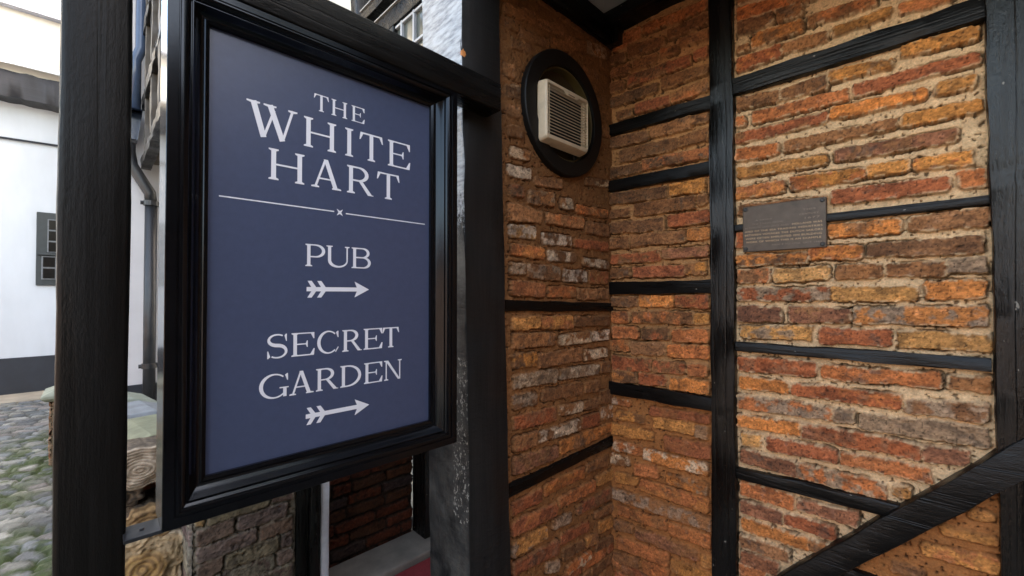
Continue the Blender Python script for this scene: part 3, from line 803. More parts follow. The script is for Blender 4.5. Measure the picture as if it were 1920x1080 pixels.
def glyph(ch, W):
    xl, xr = SH + S_ / 2, W - SH - S_ / 2
    if ch == "I":
        return stem(W / 2)
    if ch == "T":
        c = W / 2
        return stem(c, head=False) + [q_rect(.05, .945, W - .05, 1.0), [(0, .73), (.035, .73), (.14, .95), (.04, 1.0), (.035, 1.0)], [(W, .73), (W - .035, 1.0), (W - .04, 1.0), (W - .14, .95), (W - .035, .73)]]
    if ch == "H":
        return stem(xl) + stem(xr) + [q_rect(xl, .475, xr, .53)]
    if ch == "E":
        return stem(xl) + [q_rect(xl, .95, W - .03, 1.0), [(W - .16, .95), (W - .05, .73), (W - .015, .73), (W - .02, 1.0)],
                           q_rect(xl, 0, W - .03, .05), [(W - .18, .05), (W - .03, 0), (W, .29), (W - .04, .29)],
                           q_rect(xl, .485, W * .66, .535), [(W * .60, .51), (W * .66, .37), (W * .69, .37), (W * .69, .65), (W * .66, .65)]]
    if ch == "W":
        a, b, c, d, e = .095 * W + .02, .315 * W, .455 * W, .70 * W, .915 * W
        return (q_stroke([(a, 1), (b, 0)], S_ * 1.08) + q_stroke([(b + .01, .02), (c + .07 * W, .86)], T_ * 1.2) + q_stroke([(c - .02, 1), (d, 0)], S_ * 1.08)
                + q_stroke([(d + .01, .02), (e, 1)], T_ * 1.2) + serif(a, 1, True, .17) + serif(c - .02, 1, True, .17) + serif(e, 1, True, .13))
    if ch == "A":
        ap = .47 * W
        return (q_stroke([(.13 * W, 0), (ap - .015, .99)], T_ * 1.25) + [[(ap - .07, 1.01), (ap + .075, 1.01), (.89 * W, .0), (.89 * W - .155, .0)]]
                + [q_rect(.26 * W, .30, .70 * W, .35)] + serif(.13 * W, 0, False, .13) + serif(.84 * W, 0, False, .16))
    if ch == "R":
        return stem(xl) + bowl(xl, W * .80, 1.0, .46) + [[(.42 * W, .49), (.56 * W, .49), (.93 * W, .03), (.99 * W, .03), (.99 * W, .0), (.78 * W, .0)]]
    if ch == "P":
        return stem(xl) + bowl(xl, W, 1.0, .41)
    if ch == "B":
        return stem(xl) + bowl(xl, W * .93, 1.0, .50) + bowl(xl, W, .55, 0.0)
    if ch == "D":
        return stem(xl) + bowl(xl, W, 1.0, 0.0)
    if ch == "U":
        x0, x1 = SH + S_ / 2, W - .10
        c, r = (x0 + x1) / 2, (x1 - x0) / 2
        pts = [(x0, 1), (x0, .33)]; ws = [S_, S_]
        for k in range(1, 17):
            t = math.pi + math.pi * k / 16
            pts.append((c + r * math.cos(t), .33 + .30 * math.sin(t)))
            ws.append(T_ + (S_ - T_) * (max(-math.cos(t), 0)) ** 1.2 + .02 * abs(math.sin(t)))
        pts.append((x1, 1)); ws.append(T_)
        return q_stroke(pts, ws) + serif(x0, 1, True, .14) + serif(x1, 1, True, .11)
    if ch == "N":
        x0, x1 = .11, W - .11
        return [q_rect(x0 - T_ / 2, 0, x0 + T_ / 2, 1), q_rect(x1 - T_ / 2, 0, x1 + T_ / 2, 1), [(x0 - .05, 1), (x0 + .10, 1), (x1 + .02, 0), (x1 - .10, 0)]] + \
            serif(x0, 0, False, .11) + serif(x0 - .02, 1, True, .10) + serif(x1, 1, True, .11)
    if ch in "CG":
        rx, ry = W / 2 - .045, .50 - .012
        wf = lambda c, k: T_ + (S_ - T_) * max(-c, 0) ** 1.2
        out = arc(W / 2 + .01, .5, rx, ry, 48, 312 if ch == "C" else 318, wf)
        out += [[(W - .13, .93), (W - .045, .70), (W - .015, .70), (W - .02, .99), (W - .05, .99)]]
        if ch == "C":
            out += [[(W - .17, .06), (W - .13, .03), (W - .005, .25), (W - .035, .27)]]
        else:
            out += [q_rect(W - .20, .02, W - .07, .42), q_rect(W - .34, .38, W + .01, .425)]
        return out
    if ch == "S":
        pts, ws = [], []
        for k in range(31):
            t = k / 30
            if t < .5:
                a = math.radians(50 + 220 * (t / .5))
                pts.append((W * .49 + (W * .39) * math.cos(a), .755 + .225 * math.sin(a)))
            else:
                a = math.radians(90 - 220 * ((t - .5) / .5))
                pts.append((W * .50 + (W * .41) * math.cos(a), .275 + .255 * math.sin(a)))
            ws.append(T_ + (S_ * 1.05 - T_) * math.exp(-((t - .5) / .24) ** 2))
        return q_stroke(pts, ws) + [[(W - .14, .93), (W - .08, .70), (W - .05, .70), (W - .05, 1.0), (W - .085, 1.0)], [(.03, .0), (.065, 0), (.14, .07), (.065, .31), (.03, .31)]]
    return []

CNT = [0]
def sign_place(X0, Z0, s):
    CNT[0] += 1
    return lambda p, d, k=CNT[0]: (X0 + p[0] * s, YS + .0005 - d * (1 + .02 * (k % 12)), Z0 + p[1] * s)

def word(letters, z0, h, part="lettering"):
    bm = bmesh.new()
    for ch, a, b in letters:
        hh, zz = h, z0
        if ch == "W":
            hh, zz = h * 1.07, z0 - h * .03
        for poly in glyph(ch, (b - a) / hh):
            prism(bm, poly, sign_place(a, zz, hh), .0012)
    bmesh.ops.triangulate(bm, faces=[f for f in bm.faces if len(f.verts) > 4])
    bmesh.ops.recalc_face_normals(bm, faces=bm.faces)
    return finish(part, bm, M_WHITE, sign)

word([("T", .3932, .4311), ("H", .4382, .4801), ("E", .4928, .5300)], 1.9765, .0428)
word([("W", .2450, .3521), ("H", .3694, .4506), ("I", .4719, .5008), ("T", .5156, .5854), ("E", .6017, .6755)], 1.8768, .0760)
word([("H", .2899, .3710), ("A", .3877, .4652), ("R", .4810, .5577), ("T", .5678, .6393)], 1.7770, .0752)
word([("P", .3750, .4239), ("U", .4271, .4880), ("B", .4949, .5501)], 1.5708, .0568)
word([("S", .2885, .3360), ("E", .3439, .3990), ("C", .4063, .4609), ("R", .4705, .5257), ("E", .5303, .5868), ("T", .5868, .6400)], 1.3438, .0582)
word([("G", .2745, .3373), ("A", .3400, .3971), ("R", .4030, .4604), ("D", .4657, .5234), ("E", .5320, .5872), ("N", .5928, .6489)], 1.2482, .0575)

def flat(name, polys):
    bm = bmesh.new()
    for p in polys:
        prism(bm, p, sign_place(0, 0, 1), .0012)
    bmesh.ops.triangulate(bm, faces=[f for f in bm.faces if len(f.verts) > 4])
    bmesh.ops.recalc_face_normals(bm, faces=bm.faces)
    return finish(name, bm, M_WHITE, sign)
flat("divider_line", [q_rect(.1913, 1.7180, .4465, 1.7208)])
flat("divider_line", [q_rect(.4783, 1.7166, .7279, 1.7194)])
def diamond(a, r_, w):
    c, s = math.cos(math.radians(a)), math.sin(math.radians(a))
    return [(.4618 + .92 * (x * c - y * s), 1.7188 + x * s + y * c) for x, y in ((r_, 0), (0, w), (-r_, 0), (0, -w))]
flat("star", [diamond(45, .0125, .0036), diamond(135, .0125, .0036)])
def arrow(x0, x1, zc, hgt):
    h = hgt / 2
    polys = [q_rect(x0, zc - .0055, x1 - .03, zc + .0055)]
    polys += [[(x1, zc), (x1 - .0415, zc + h), (x1 - .033, zc)], [(x1, zc), (x1 - .033, zc), (x1 - .0415, zc - h)]]
    for xo in (.002, .026):
        for s in (1, -1):
            polys.append([(x0 + xo, zc + s * h), (x0 + xo + .010, zc + s * h), (x0 + xo + .024, zc + s * .001), (x0 + xo + .012, zc + s * .001)])
    return flat("arrow", polys)
arrow(.3786, .5451, 1.5120, .0430)
arrow(.3786, .5471, 1.1888, .0430)

# ------------------------------------------------------------------ posts and rail carrying the sign
post_l = timber("square_post", (-.0055, 1.178, 0), (-.0035, 1.178, 3.4), (1, 0, 0), NY, .1005, .096, M_POST, seed=91, r=.009, jit=.0012)
tag(post_l, "straight square black post at the left edge of the hanging sign", "post")
rail = timber("cross_rail", (.048, 1.1175, 2.198), (1.006, 1.1175, 2.1935), (0, 0, 1), NY, .098, .082, M_TIMBER_X, seed=92, r=.004, jit=.001)
tag(rail, "black timber rail running above the sign from post to post", "rail")

def big_post_mat():
    m, nt, bs = new_mat("worn_black_and_pale_post")
    g = noise(nt, 20.0, 7.0, 0.65, (1, 1, 0.08))
    br = noise(nt, 70.0, 4.0, 0.6, (.25, .25, 1.0))
    geo = node(nt, "ShaderNodeNewGeometry")
    sn = node(nt, "ShaderNodeSeparateXYZ"); nt.links.new(geo.outputs["True Normal"], sn.inputs[0])
    sp = node(nt, "ShaderNodeSeparateXYZ"); nt.links.new(geo.outputs["Position"], sp.inputs[0])
    big = noise(nt, 9.0, 6.0, 0.7)
    spk = noise(nt, 85.0, 4.0, 0.75, (1, 1, .55))
    def math_(op, a, b=None):
        n = node(nt, "ShaderNodeMath", operation=op)
        for i, v in enumerate((a, b)):
            if v is None: continue
            if isinstance(v, (int, float)): n.inputs[i].default_value = v
            else: nt.links.new(v, n.inputs[i])
        return n.outputs[0]
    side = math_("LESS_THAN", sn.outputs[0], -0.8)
    # pale tone down to a ragged edge, thinning to flecks below
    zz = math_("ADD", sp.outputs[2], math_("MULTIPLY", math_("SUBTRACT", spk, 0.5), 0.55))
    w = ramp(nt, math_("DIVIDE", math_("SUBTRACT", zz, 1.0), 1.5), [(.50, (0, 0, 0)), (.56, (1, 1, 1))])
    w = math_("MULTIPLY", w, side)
    # scuffed band where the paint is rubbed through
    band = math_("MULTIPLY", math_("MULTIPLY", math_("GREATER_THAN", spk, 0.575), math_("LESS_THAN", math_("ABSOLUTE", math_("SUBTRACT", sp.outputs[2], 0.98)), .30)), math_("MULTIPLY", side, math_("LESS_THAN", sp.outputs[1], 1.25)))
    blk = ramp(nt, g, [(.3, (.010, .010, .010)), (.7, (.022, .021, .020))])
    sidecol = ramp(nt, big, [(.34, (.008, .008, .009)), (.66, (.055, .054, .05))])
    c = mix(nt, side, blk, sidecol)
    c = mix(nt, math_("MULTIPLY", band, .7), c, (.30, .29, .26))
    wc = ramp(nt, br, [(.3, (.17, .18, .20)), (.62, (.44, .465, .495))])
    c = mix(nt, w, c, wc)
    d = node(nt, "ShaderNodeVectorMath", operation="DISTANCE")
    nt.links.new(geo.outputs["Position"], d.inputs[0])
    d.inputs[1].default_value = (.905, 1.163, 2.345)
    chip = math_("LESS_THAN", math_("ADD", d.outputs["Value"], math_("MULTIPLY", math_("SUBTRACT", spk, .5), .03)), .011)
    c = mix(nt, chip, c, (.45, .17, .045))
    nt.links.new(c, bs.inputs["Base Color"])
    bs.inputs["Roughness"].default_value = .38
    bs.inputs["Specular IOR Level"].default_value = .2
    bump(nt, bs, math_("ADD", g, math_("MULTIPLY", br, .8)), .45, .006)
    return m
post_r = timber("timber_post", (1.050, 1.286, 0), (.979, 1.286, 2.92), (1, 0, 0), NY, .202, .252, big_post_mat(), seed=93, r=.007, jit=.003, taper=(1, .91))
tag(post_r, "thick old black post with paler upper side face, between the sign and the fan wall", "post")

# ------------------------------------------------------------------ what stands behind and below the sign
M_PIERM = np.array((.24, .215, .17))
pier = thing("brick_pier", "weathered grey-brown brick pier seen under the lower edge of the sign", "pier", (.43, 1.95, 0))
PAL.update({"1": (.145, .105, .085), "2": (.17, .15, .105), "3": (.20, .145, .115), "4": (.11, .075, .06), "5": (.24, .17, .085)})
pb = course_fill(.262, .594, 0, 1.6, 201, ["1", "2", "3", "12", "42", "1", "5"], pitch=.064, hgt=.055, lens=(.07, .20))
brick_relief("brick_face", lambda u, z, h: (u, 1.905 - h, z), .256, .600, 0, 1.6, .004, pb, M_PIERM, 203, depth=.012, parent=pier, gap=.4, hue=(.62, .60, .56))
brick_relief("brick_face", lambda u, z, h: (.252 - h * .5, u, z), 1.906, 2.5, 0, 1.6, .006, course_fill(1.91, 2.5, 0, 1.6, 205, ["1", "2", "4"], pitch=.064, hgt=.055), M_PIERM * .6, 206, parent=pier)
slab("core", .262, .596, 1.92, 2.5, 0, 1.598, plain("pier_core", (.12, .1, .08)), pier, bevel=0)

jamb = thing("door_jamb", "black door jamb with a narrow white strip beside the brick pier", "door frame", (.66, 1.95, 0))
timber("jamb_post", (.6295, 1.95, 0), (.6295, 1.95, 2.3), (1, 0, 0), NY, .052, .09, M_TIMBER_V, jamb, seed=95)
timber("jamb_post", (.678, 1.94, 0), (.678, 1.94, 2.3), (1, 0, 0), NY, .040, .11, M_TIMBER_V, jamb, seed=96)
timber("white_strip", (.7195, 1.92, 0), (.7195, 1.92, 2.3), (1, 0, 0), NY, .036, .05, plain("chipped_white_paint", (.62, .63, .68), rough=.45, var=.12, scale=40, bmp=.2), jamb, seed=97, jit=.0015)

recess = thing("recess_wall", "dark red brick back wall of the doorway recess below the sign", "wall", (1.05, 2.28, 0))
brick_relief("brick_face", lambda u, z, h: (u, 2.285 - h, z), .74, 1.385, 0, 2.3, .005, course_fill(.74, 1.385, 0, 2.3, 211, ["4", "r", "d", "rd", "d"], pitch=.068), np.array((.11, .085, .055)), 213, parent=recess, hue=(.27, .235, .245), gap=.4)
timber("corner_post", (1.425, 2.20, 0), (1.425, 2.20, 2.3), (1, 0, 0), NY, .085, .14, M_TIMBER_V, recess, seed=98)
step = slab("door_step", .76, 1.50, 2.02, 2.265, -.1, .060, plain("worn_stone", (.20, .18, .155), rough=.8, scale=12, bmp=.25), bevel=.01)
tag(step, "worn pale stone doorstep behind the red mat", "step")
mat_ = slab("door_mat", .97, 1.50, 1.44, 2.010, -.034, .030, plain("red_coir", (.22, .022, .028), rough=.95, scale=120, bmp=.6), bevel=.004)
tag(mat_, "red doormat on the floor beside the thick black post", "doormat")

# weathered logs
def log_mat():
    m, nt, bs = new_mat("weathered_log_wood")
    tc = node(nt, "ShaderNodeTexCoord")
    a = node(nt, "ShaderNodeAttribute", attribute_name="Col")
    n = noise(nt, 60, 6, .7)
    v = ramp(nt, n, [(.3, (.65,) * 3), (.7, (1.3,) * 3)])
    nt.links.new(mix(nt, 1.0, a.outputs["Color"], v, "MULTIPLY"), bs.inputs["Base Color"])
    bs.inputs["Roughness"].default_value = .9
    bump(nt, bs, n, .6, .01)
    return m
M_LOG = log_mat()
def log(label, cx_, cz_, rx, rz, y0, y1, lobes, seed, light, darkc, rings, burr=False):
    """a log lying end-on: ringed sawn end with a lobed outline, bark round the side"""
    nr, na = 60, 160
    co, col, quads = [], [], []
    th = np.linspace(0, 2 * np.pi, na, endpoint=False)
    lob = 1 + lobes * (np.abs(np.sin(th * 4.5 + seed)) - .5) * 2 + .10 * (vn(np.cos(th) * 3 + 7, np.sin(th) * 3 + 7, .8, seed) - .5)
    for i in range(nr + 14):
        t = min(i / (nr - 1), 1.0)
        back = max(0, i - nr + 1) / 14
        shape = 1 + (lob - 1) * t ** 1.5
        bark = 1 + (.05 * (vn(th * 6, np.full(na, back * 9), .6, seed + 3) - .5) if back else 0)
        x = cx_ + rx * t * shape * np.cos(th) * bark
        z = cz_ + rz * t * shape * np.sin(th) * bark
        rr = t * (1 + .07 * (vn(np.cos(th) * t * 2 + 5, np.sin(th) * t * 2 + 5, .4, seed + 1) - .5))
        ringv = np.clip(.5 + .5 * np.sin(rr * rings * 2 * np.pi) + .9 * (vn(x * 1.0, z * 1.0, .012, seed + 31) - .5), 0, 1)
        y = y0 + (y1 - y0) * back - .012 * (1 - t ** 2) + .003 * ringv * (back == 0) + .022 * (vn(x, z, .03, seed + 5) - .5)
        if t >= 1:
            y = y + .01
        c = np.array(darkc)[None] * (1 - ringv[:, None]) + np.array(light)[None] * ringv[:, None]
        if burr:                                            # ringed heart, knobbly outer wood, pale worn rim
            k = sstep(.42, .60, t + .15 * (vn(x, z, .03, seed + 41) - .5))
            knob = fbm(x, z, .022, seed + 43, 3)
            outer = np.array((.34, .245, .135))[None] * (.25 + 1.5 * knob)[:, None]
            c = c * (1 - k)[:, None] + outer * k[:, None]
            rim = sstep(.90, .97, t + .08 * (knob - .5))
            c = c * (1 - rim)[:, None] + np.array((.46, .37, .25))[None] * rim[:, None]
            y = y - .03 * k * (knob - .5) + .02 * t ** 2
        if back > 0:
            c = np.array((.10, .075, .05))[None] * (.5 + vn(th * 5, np.full(na, back * 6), .5, seed + 9))[:, None]
        co.append(np.stack([x, y, z], -1)); col.append(c)
    n = len(co)
    co = np.concatenate(co); col = np.concatenate(col)
    for i in range(n - 1):
        for k in range(na):
            quads.append((i * na + k, i * na + (k + 1) % na, (i + 1) * na + (k + 1) % na, (i + 1) * na + k))
    o = grid_mesh("log", co, np.array(quads), col, M_LOG)
    return tag(o, label, "log", "weathered logs stacked behind the post")
log("pale weathered log with fine rings, topmost of the stack behind the square post", .115, .862, .115, .072, 2.05, 2.20, .03, 3, (.42, .345, .255), (.25, .19, .13), 7)
log("small dark knotty log with a ringed end, middle of the stack behind the square post", .140, .640, .080, .072, 2.07, 2.21, .06, 5, (.40, .26, .12), (.15, .09, .04), 4)
log("broad golden log with lobed burr outline, lowest of the stack behind the square post", .125, .500, .135, .118, 2.04, 2.21, .09, 8, (.42, .26, .095), (.20, .115, .045), 7, burr=True)
log("dark rotten log end squeezed between the pale top log and the middle one", .070, .755, .060, .045, 2.09, 2.21, .12, 12, (.14, .10, .065), (.045, .035, .025), 3)
bark = thing("stacked_timber", "dark upright baulk of bark and old timber against the brick pier", "timber", (.24, 2.12, 0))
timber("trunk", (.245, 2.16, 0), (.235, 2.16, .86), (1, 0, 0), NY, .075, .12, plain("black_bark", (.055, .05, .043), rough=.95, scale=14, bmp=.9, dist=.02), bark, seed=99, jit=.014, r=.02)

# low boundary wall with stone capping
lw = thing("low_brick_wall", "low mossy brick wall with stone capping behind the square post", "wall", (0, 3.1, 0))
A_, B_ = Vector((.225, 2.26, 0)), Vector((.045, 3.40, 0))
dd = (B_ - A_).normalized(); sd = Vector((-dd.y, dd.x, 0))
def lw_face(org, dirv, nrm, L, seed):
    brick_relief("brick_face", lambda u, z, h: (org.x + dirv.x * u + nrm.x * h, org.y + dirv.y * u + nrm.y * h, z), 0, L, 0, .83, .008,
                 course_fill(0, L, 0, .83, seed, ["R", "b", "g", "r", "4"]), np.array((.20, .17, .11)), seed, parent=lw)
Lw = (B_ - A_).length
lw_face(A_ + sd * .13, dd, sd, Lw, 221)
lw_face(A_ - sd * .13, dd, -sd, Lw, 222)
lw_face(A_ + sd * .13, -sd, -dd, .26, 223)
lw_face(B_ + sd * .13, -sd, dd, .26, 224)
for k, (t0, t1, c) in enumerate(((-.03, .40, (.17, .175, .11)), (.41, .80, (.17, .185, .20)), (.81, 1.18, (.18, .20, .16)))):
    bm = bmesh.new()
    P = lambda t, s, z: tuple(A_ + dd * t + sd * s + Vector((0, 0, z)))
    loops = [[bm.verts.new(P(t, s, z)) for t, s in ((t0, -.165), (t1, -.165), (t1, .165), (t0, .165))] for z in (.835, .885)]
    top = [bm.verts.new(P(t, s, .925)) for t, s in ((t0 + .04, -.06), (t1 - .02, -.06), (t1 - .02, .06), (t0 + .04, .06))]
    loops.append(top)
    bm.faces.new(loops[0][::-1]); bm.faces.new(top)
    for a, b in zip(loops, loops[1:]):
        for q in range(4):
            bm.faces.new((a[q], a[(q + 1) % 4], b[(q + 1) % 4], b[q]))
    finish("cap_stone", bm, plain("lichened_cap_stone", c, rough=.85, var=.3, scale=14, bmp=.4), lw, bevel=.006)

# ------------------------------------------------------------------ pub frontage round the doorway, above the rail
M_PANE = plain("dim_window_glass", (.10, .11, .10), rough=.06, var=.25, scale=7, bmp=.02)
M_PALE = plain("pale_grey_paint", (.42, .43, .45), rough=.5, var=.15, scale=30, bmp=.15)
M_CREAMW = plain("cream_plaster", (.66, .63, .55), rough=.9, var=.08, scale=5, bmp=.2)
front = thing("pub_building", "jettied upper storey of the pub over the alcove, dark above the rail", "building", (1.0, 1.5, 2.3))
slab("upper_wall", 1.02, 5.0, -3.0, 1.44, 2.94, 6.4, M_CREAMW, front)
slab("upper_wall", 1.03, 5.0, 1.44, 4.6, 2.36, 6.4, M_CREAMW, front)
slab("rear_wall", 1.99, 5.0, -3.0, 1.30, 0, 2.90, M_CREAMW, front)
slab("rear_wall", 1.52, 5.0, 1.60, 4.6, 0, 2.35, M_CREAMW, front)
for z0, z1, y0, y1, xf in ((2.775, 2.86, 1.50, 2.05, .985), (2.90, 2.945, 1.50, 2.10, .955), (2.30, 2.36, 1.44, 2.3, .985)):
    timber("beam", (xf + .03, y0, (z0 + z1) / 2), (xf + .03, y1, (z0 + z1) / 2), (0, 0, 1), NX, z1 - z0, .06, M_TIMBER_X, front, seed=int(z0 * 100))
for z, xf in ((2.868, .98), (2.952, .948)):
    slab("lead_edge", xf, xf + .06, 1.5, 2.08, z, z + .006, plain("pale_lead_edge", (.40, .39, .37), rough=.5, bmp=.1), front, bevel=.001)
timber("bracket", (.99, 2.07, 2.5), (.99, 2.20, 3.3), (0, 1, 0), NX, .07, .08, M_TIMBER_V, front, seed=77)
timber("jetty_beam", (1.03, 1.14, 2.785), (1.03, -2.6, 2.785), (0, 0, 1), NX, .23, .14, M_TIMBER_H, front, seed=78, seg=40)  # unseen beam added to keep high sky light off the alcove walls
win = thing("casement_window", "small leaded casement with pale bars in the gap between rail and post", "window", (1.0, 1.65, 2.4))
slab("frame", .985, 1.02, 1.452, 1.524, 2.37, 2.774, plain("blue_grey_frame", (.06, .068, .085), rough=.45, bmp=.1), win)
slab("frame", .985, 1.02, 1.80, 1.86, 2.37, 2.774, M_TIMBER_V, win)
slab("pane", 1.008, 1.014, 1.522, 1.802, 2.37, 2.774, M_PANE, win, bevel=0)
for yb in (1.529, 1.636, 1.742):
    slab("glazing_bar", .992, 1.0085, yb - .006, yb + .006, 2.37, 2.772, M_PALE, win, bevel=.002)
for zb in (2.48, 2.625, 2.764):
    slab("glazing_bar", .994, 1.0082, 1.523, 1.80, zb - .006, zb + .006, M_PALE, win, bevel=.002)

# ------------------------------------------------------------------ white houses across the yard
M_LIME = plain("white_limewash", (.50, .53, .56), rough=.85, var=.10, scale=2.2, bmp=.3, stretch=(1, 1, .35))
M_LIME2 = plain("sunlit_cream_limewash", (.70, .66, .58), rough=.9, var=.06, scale=3, bmp=.2)  # warmth of sunlight on the upper storey put into its colour
M_TAR = plain("blue_black_plinth", (.016, .019, .026), rough=.7, var=.3, scale=4, bmp=.2)
M_SKYGL = plain("sky_reflection_glass", (.16, .27, .46), rough=.06, var=.08, bmp=.01)  # base colour carries the blue of the reflected sky
M_WFR = plain("white_window_paint", (.72, .74, .78), rough=.5, var=.05, bmp=.05)
M_DKFR = plain("green_black_frame", (.016, .022, .024), rough=.5, bmp=.1)
M_SASH = plain("weathered_sash_paint", (.13, .14, .15), rough=.6, var=.3, scale=20, bmp=.1)
house = thing("white_house", "white rendered house with black plinth and jettied sunlit-cream upper storey across the yard", "house", (-1, 9.7, 0))
slab("ground_floor_wall", -9, .6, 9.70, 15, 0, 4.5, M_LIME, house)
slab("plinth", -9, .62, 9.675, 9.71, 0, .545, M_TAR, house)
slab("upper_wall", -9, .6, 9.46, 15, 4.72, 8.6, M_LIME2, house)
timber("jetty_beam", (-9, 9.56, 4.54), (.6, 9.56, 4.54), (0, 0, 1), NY, .38, .34, plain("old_tarred_beam", (.010, .010, .014), rough=.55, var=.6, scale=10, bmp=.6, stretch=(.1, 1, 1)), house, seed=111, jit=.012, seg=160)
bm = bmesh.new()
prism(bm, [(9.30, 4.80), (9.30, 4.83), (9.465, 4.94), (9.465, 4.90)], lambda p, d: (-9 + d, p[0], p[1]), 9.6)
finish("ledge", bm, plain("pale_lead_ledge", (.55, .58, .60), rough=.6, bmp=.1), house)
bm = bmesh.new()
tube(bm, [(-9, 9.67, 3.86), (-4, 9.67, 3.80), (-1.2, 9.67, 3.80), (.1, 9.67, 3.84)], .016, 8)
finish("cable", bm, M_TAR, house, smooth=True)
w1 = slab("window", -.675, .12, 9.66, 9.71, 1.63, 2.757, M_DKFR, house, bevel=.008)
slab("sash", -.560, .02, 9.645, 9.67, 2.14, 2.655, M_SASH, w1)
slab("sash", -.618, -.02, 9.640, 9.67, 1.72, 2.085, M_SASH, w1)
slab("sill", -.655, .10, 9.60, 9.66, 2.095, 2.125, M_DKFR, w1)
gl = plain("brown_reflecting_glass", (.012, .011, .010), rough=.15, var=.3, scale=4, bmp=.02, spec=.08)
for x0 in (-.545, -.40, -.255, -.11):
    for z0 in (2.155, 2.325, 2.495):
        slab("pane", x0, x0 + .125, 9.636, 9.65, z0, z0 + .145, gl, w1, bevel=.001)
for x0 in (-.60, -.455, -.31, -.165):
    for z0 in (1.74, 1.915):
        slab("pane", x0, x0 + .125, 9.631, 9.65, z0, z0 + .15, gl, w1, bevel=.001)
w2 = slab("window", -3.2, .35, 9.41, 9.47, 5.72, 7.4, M_WFR, house, bevel=.006)
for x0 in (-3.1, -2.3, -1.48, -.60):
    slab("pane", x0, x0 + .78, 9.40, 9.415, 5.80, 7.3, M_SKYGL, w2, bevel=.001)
slab("sill", -3.3, .4, 9.33, 9.46, 5.66, 5.715, plain("grey_sill", (.2, .21, .25), bmp=.1), w2)
bm = bmesh.new()
prism(bm, [(9.2, 8.55), (12.2, 10.6), (15.2, 8.55)], lambda p, d: (-9.2 + d, p[0], p[1]), 10)
bmesh.ops.recalc_face_normals(bm, faces=bm.faces)
finish("roof", bm, plain("brown_roof_tiles", (.12, .07, .05), rough=.9, scale=8, bmp=.6), house)

cot = thing("rendered_cottage", "white rendered cottage end with dark plinth in the gap left of the sign", "cottage", (.6, 5.3, 0))
slab("wall", .0, 2.6, 5.22, 9.3, 0, 6.0, plain("warm_white_render", (.56, .55, .56), rough=.9, var=.06, scale=4, bmp=.25), cot)
slab("plinth", -.01, 2.62, 5.195, 5.23, 0, .66, M_TAR, cot)
slab("jetty", .315, .80, 3.3, 5.19, 2.72, 5.6, plain("grimy_render", (.10, .08, .06), rough=.9, var=.4, scale=6, bmp=.5), cot)
for z0, y0, y1, w in ((2.70, 3.3, 5.2, .09), (3.25, 3.3, 5.2, .07), (3.9, 3.3, 5.2, .08)):
    timber("jetty_timber", (.31, y0, z0), (.31, y1, z0), (0, 0, 1), NX, w, .07, M_TIMBER_H, cot, seed=int(z0 * 50), jit=.012)
for yy in (3.7, 4.3, 4.9):
    timber("jetty_timber", (.312, yy, 2.75), (.312, yy, 5.5), (0, 1, 0), NX, .09, .06, plain("old_grey_stud", (.07, .06, .05), bmp=.3), cot, seed=int(yy * 50), jit=.01)
M_PIPE = plain("black_iron_pipe", (.022, .023, .026), rough=.4, var=.4, scale=9, bmp=.3)
M_PIPEB = plain("sky_sheen_pipe", (.05, .075, .13), rough=.14, var=.2, scale=9, bmp=.1)  # blue of the reflected sky put into the black pipe's colour
dp = thing("downpipe", "black iron downpipe with swan neck, in the gap between square post and sign", "downpipe", (.345, 5.1, 0))
bm = bmesh.new()
tube(bm, [(.345, 5.1, .0), (.345, 5.1, 2.36)], .046, 18)
tube(bm, [(.345, 5.1, 2.34), (.335, 5.1, 2.43), (.21, 5.1, 2.66), (.19, 5.1, 2.78), (.19, 5.1, 2.86)], .046, 18)
finish("pipe", bm, M_PIPE, dp, smooth=True)
for zc in (2.335, .84):
    bm = bmesh.new()
    tube(bm, [(.345, 5.1, zc - .022), (.345, 5.1, zc + .022)], .057, 18)
    tube(bm, [(.27, 5.1, zc), (.42, 5.1, zc)], .018, 8)
    finish("collar", bm, M_PIPE, dp, smooth=False)
bm = bmesh.new()
prism(bm, [(.15, 2.88), (.245, 2.88), (.275, 3.16), (.12, 3.16)], lambda p, d: (p[0], 5.02 + d, p[1]), .16)
bmesh.ops.recalc_face_normals(bm, faces=bm.faces)
finish("hopper", bm, M_PIPEB, dp)
bm = bmesh.new()
tube(bm, [(.225, 5.1, 3.16), (.225, 5.1, 3.62), (.262, 5.1, 3.74), (.262, 5.1, 5.2)], .042, 18)
finish("upper_pipe", bm, M_PIPEB, dp, smooth=True)

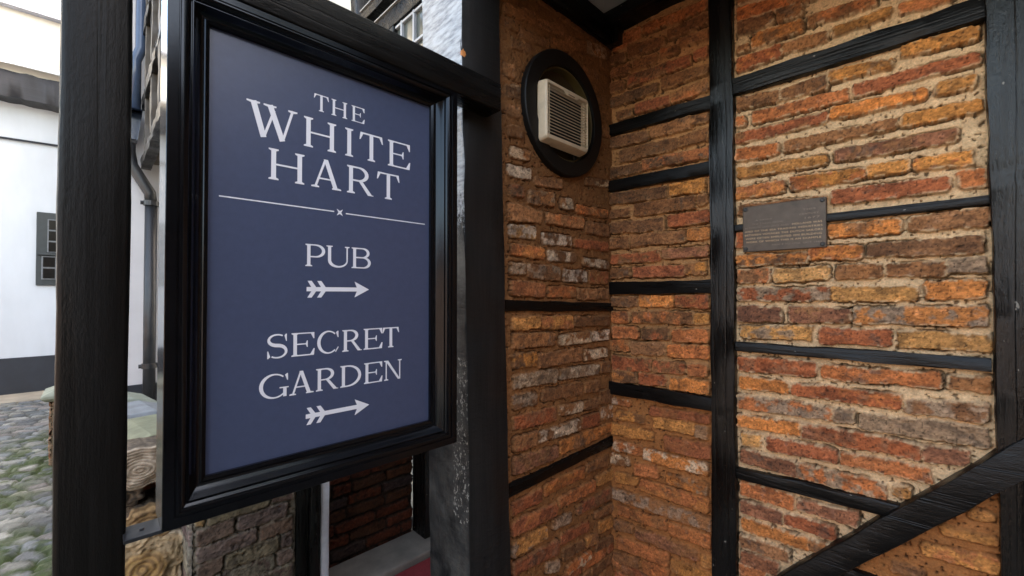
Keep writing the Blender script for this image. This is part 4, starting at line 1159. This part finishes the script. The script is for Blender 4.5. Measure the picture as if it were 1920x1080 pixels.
# ------------------------------------------------------------------ the other side of the passage, behind the camera
opp = thing("timbered_building", "dark timbered brick building across the passage from the sign, unseen behind the viewer", "building", (1.5, -2.8, 0))
M_OPB = plain("sooty_brick", (.10, .06, .04), rough=.9, var=.4, scale=9, bmp=.4)
slab("wall", -2.4, 7.0, -6.0, -2.70, 0, 3.7, M_OPB, opp)  # unseen mass, sized to darken reflections and cut sky light on the sign
for xx in (-2.2, -1.1, 0, 1.1, 2.2):
    timber("timber_stud", (xx, -2.69, 0), (xx, -2.69, 3.6), (1, 0, 0), NY, .16, .06, M_TIMBER_V, opp, seed=int(xx * 10 + 500), seg=20)
for zz in (.3, 2.2):
    timber("timber_rail", (-2.4, -2.675, zz), (3.6, -2.675, zz), (0, 0, 1), NY, .18, .06, M_TIMBER_X, opp, seed=int(zz * 10 + 600), seg=20)

yard = thing("yard_light_blocker", "unseen low brown range behind the viewer, added to block low sky light", "building", (-5.6, 0, 0))
slab("wall", -9.0, -5.5, -6.0, 7.0, 0, 2.3, plain("brown_yard_brick", (.16, .10, .07), rough=.9, var=.4, scale=6, bmp=.4), yard)  # added out of view to cut low sky light and darken reflections
bm = bmesh.new()
prism(bm, [(-5.3, 2.25), (-7.2, 3.0), (-9.2, 2.25)], lambda p, d: (p[0], -6.2 + d, p[1]), 13.4)
bmesh.ops.recalc_face_normals(bm, faces=bm.faces)
finish("roof", bm, plain("grey_slates", (.10, .10, .11), rough=.7, scale=8, bmp=.4), yard)

lp = thing("low_brick_pier", "low brick pier with pale sloping cap stone behind the left edge of the square post", "pier", (-.1, 5.55, 0))
brick_relief("brick_face", lambda u, z, h: (u, 5.40 - h, z), -.27, .12, 0, .57, .008, course_fill(-.27, .12, 0, .57, 231, ["b", "r", "g"]), np.array((.18, .15, .10)), 231, parent=lp, gap=0, hue=(.7, .65, .6))
brick_relief("brick_face", lambda u, z, h: (-.272 - h, u, z), 5.40, 5.72, 0, .57, .008, course_fill(5.4, 5.72, 0, .57, 232, ["b", "r", "g"]), np.array((.18, .15, .10)), 232, parent=lp, gap=0, hue=(.7, .65, .6))
slab("core", -.268, .118, 5.405, 5.72, 0, .565, M_OPB, lp, bevel=0)
bm = bmesh.new()
lo = [[bm.verts.new((x, y, z)) for x, y in ((-.335 + q, 5.33 + q), (.18 - q, 5.33 + q), (.18 - q, 5.79 - q), (-.335 + q, 5.79 - q))] for z, q in ((.572, .03), (.60, 0), (.625, 0), (.69, .13))]
bm.faces.new(lo[0][::-1]); bm.faces.new(lo[-1])
for a, b in zip(lo, lo[1:]):
    for q in range(4):
        bm.faces.new((a[q], a[(q + 1) % 4], b[(q + 1) % 4], b[q]))
finish("cap_stone", bm, plain("sage_cap_stone", (.22, .235, .18), rough=.85, var=.3, scale=14, bmp=.4), lp, bevel=.006)
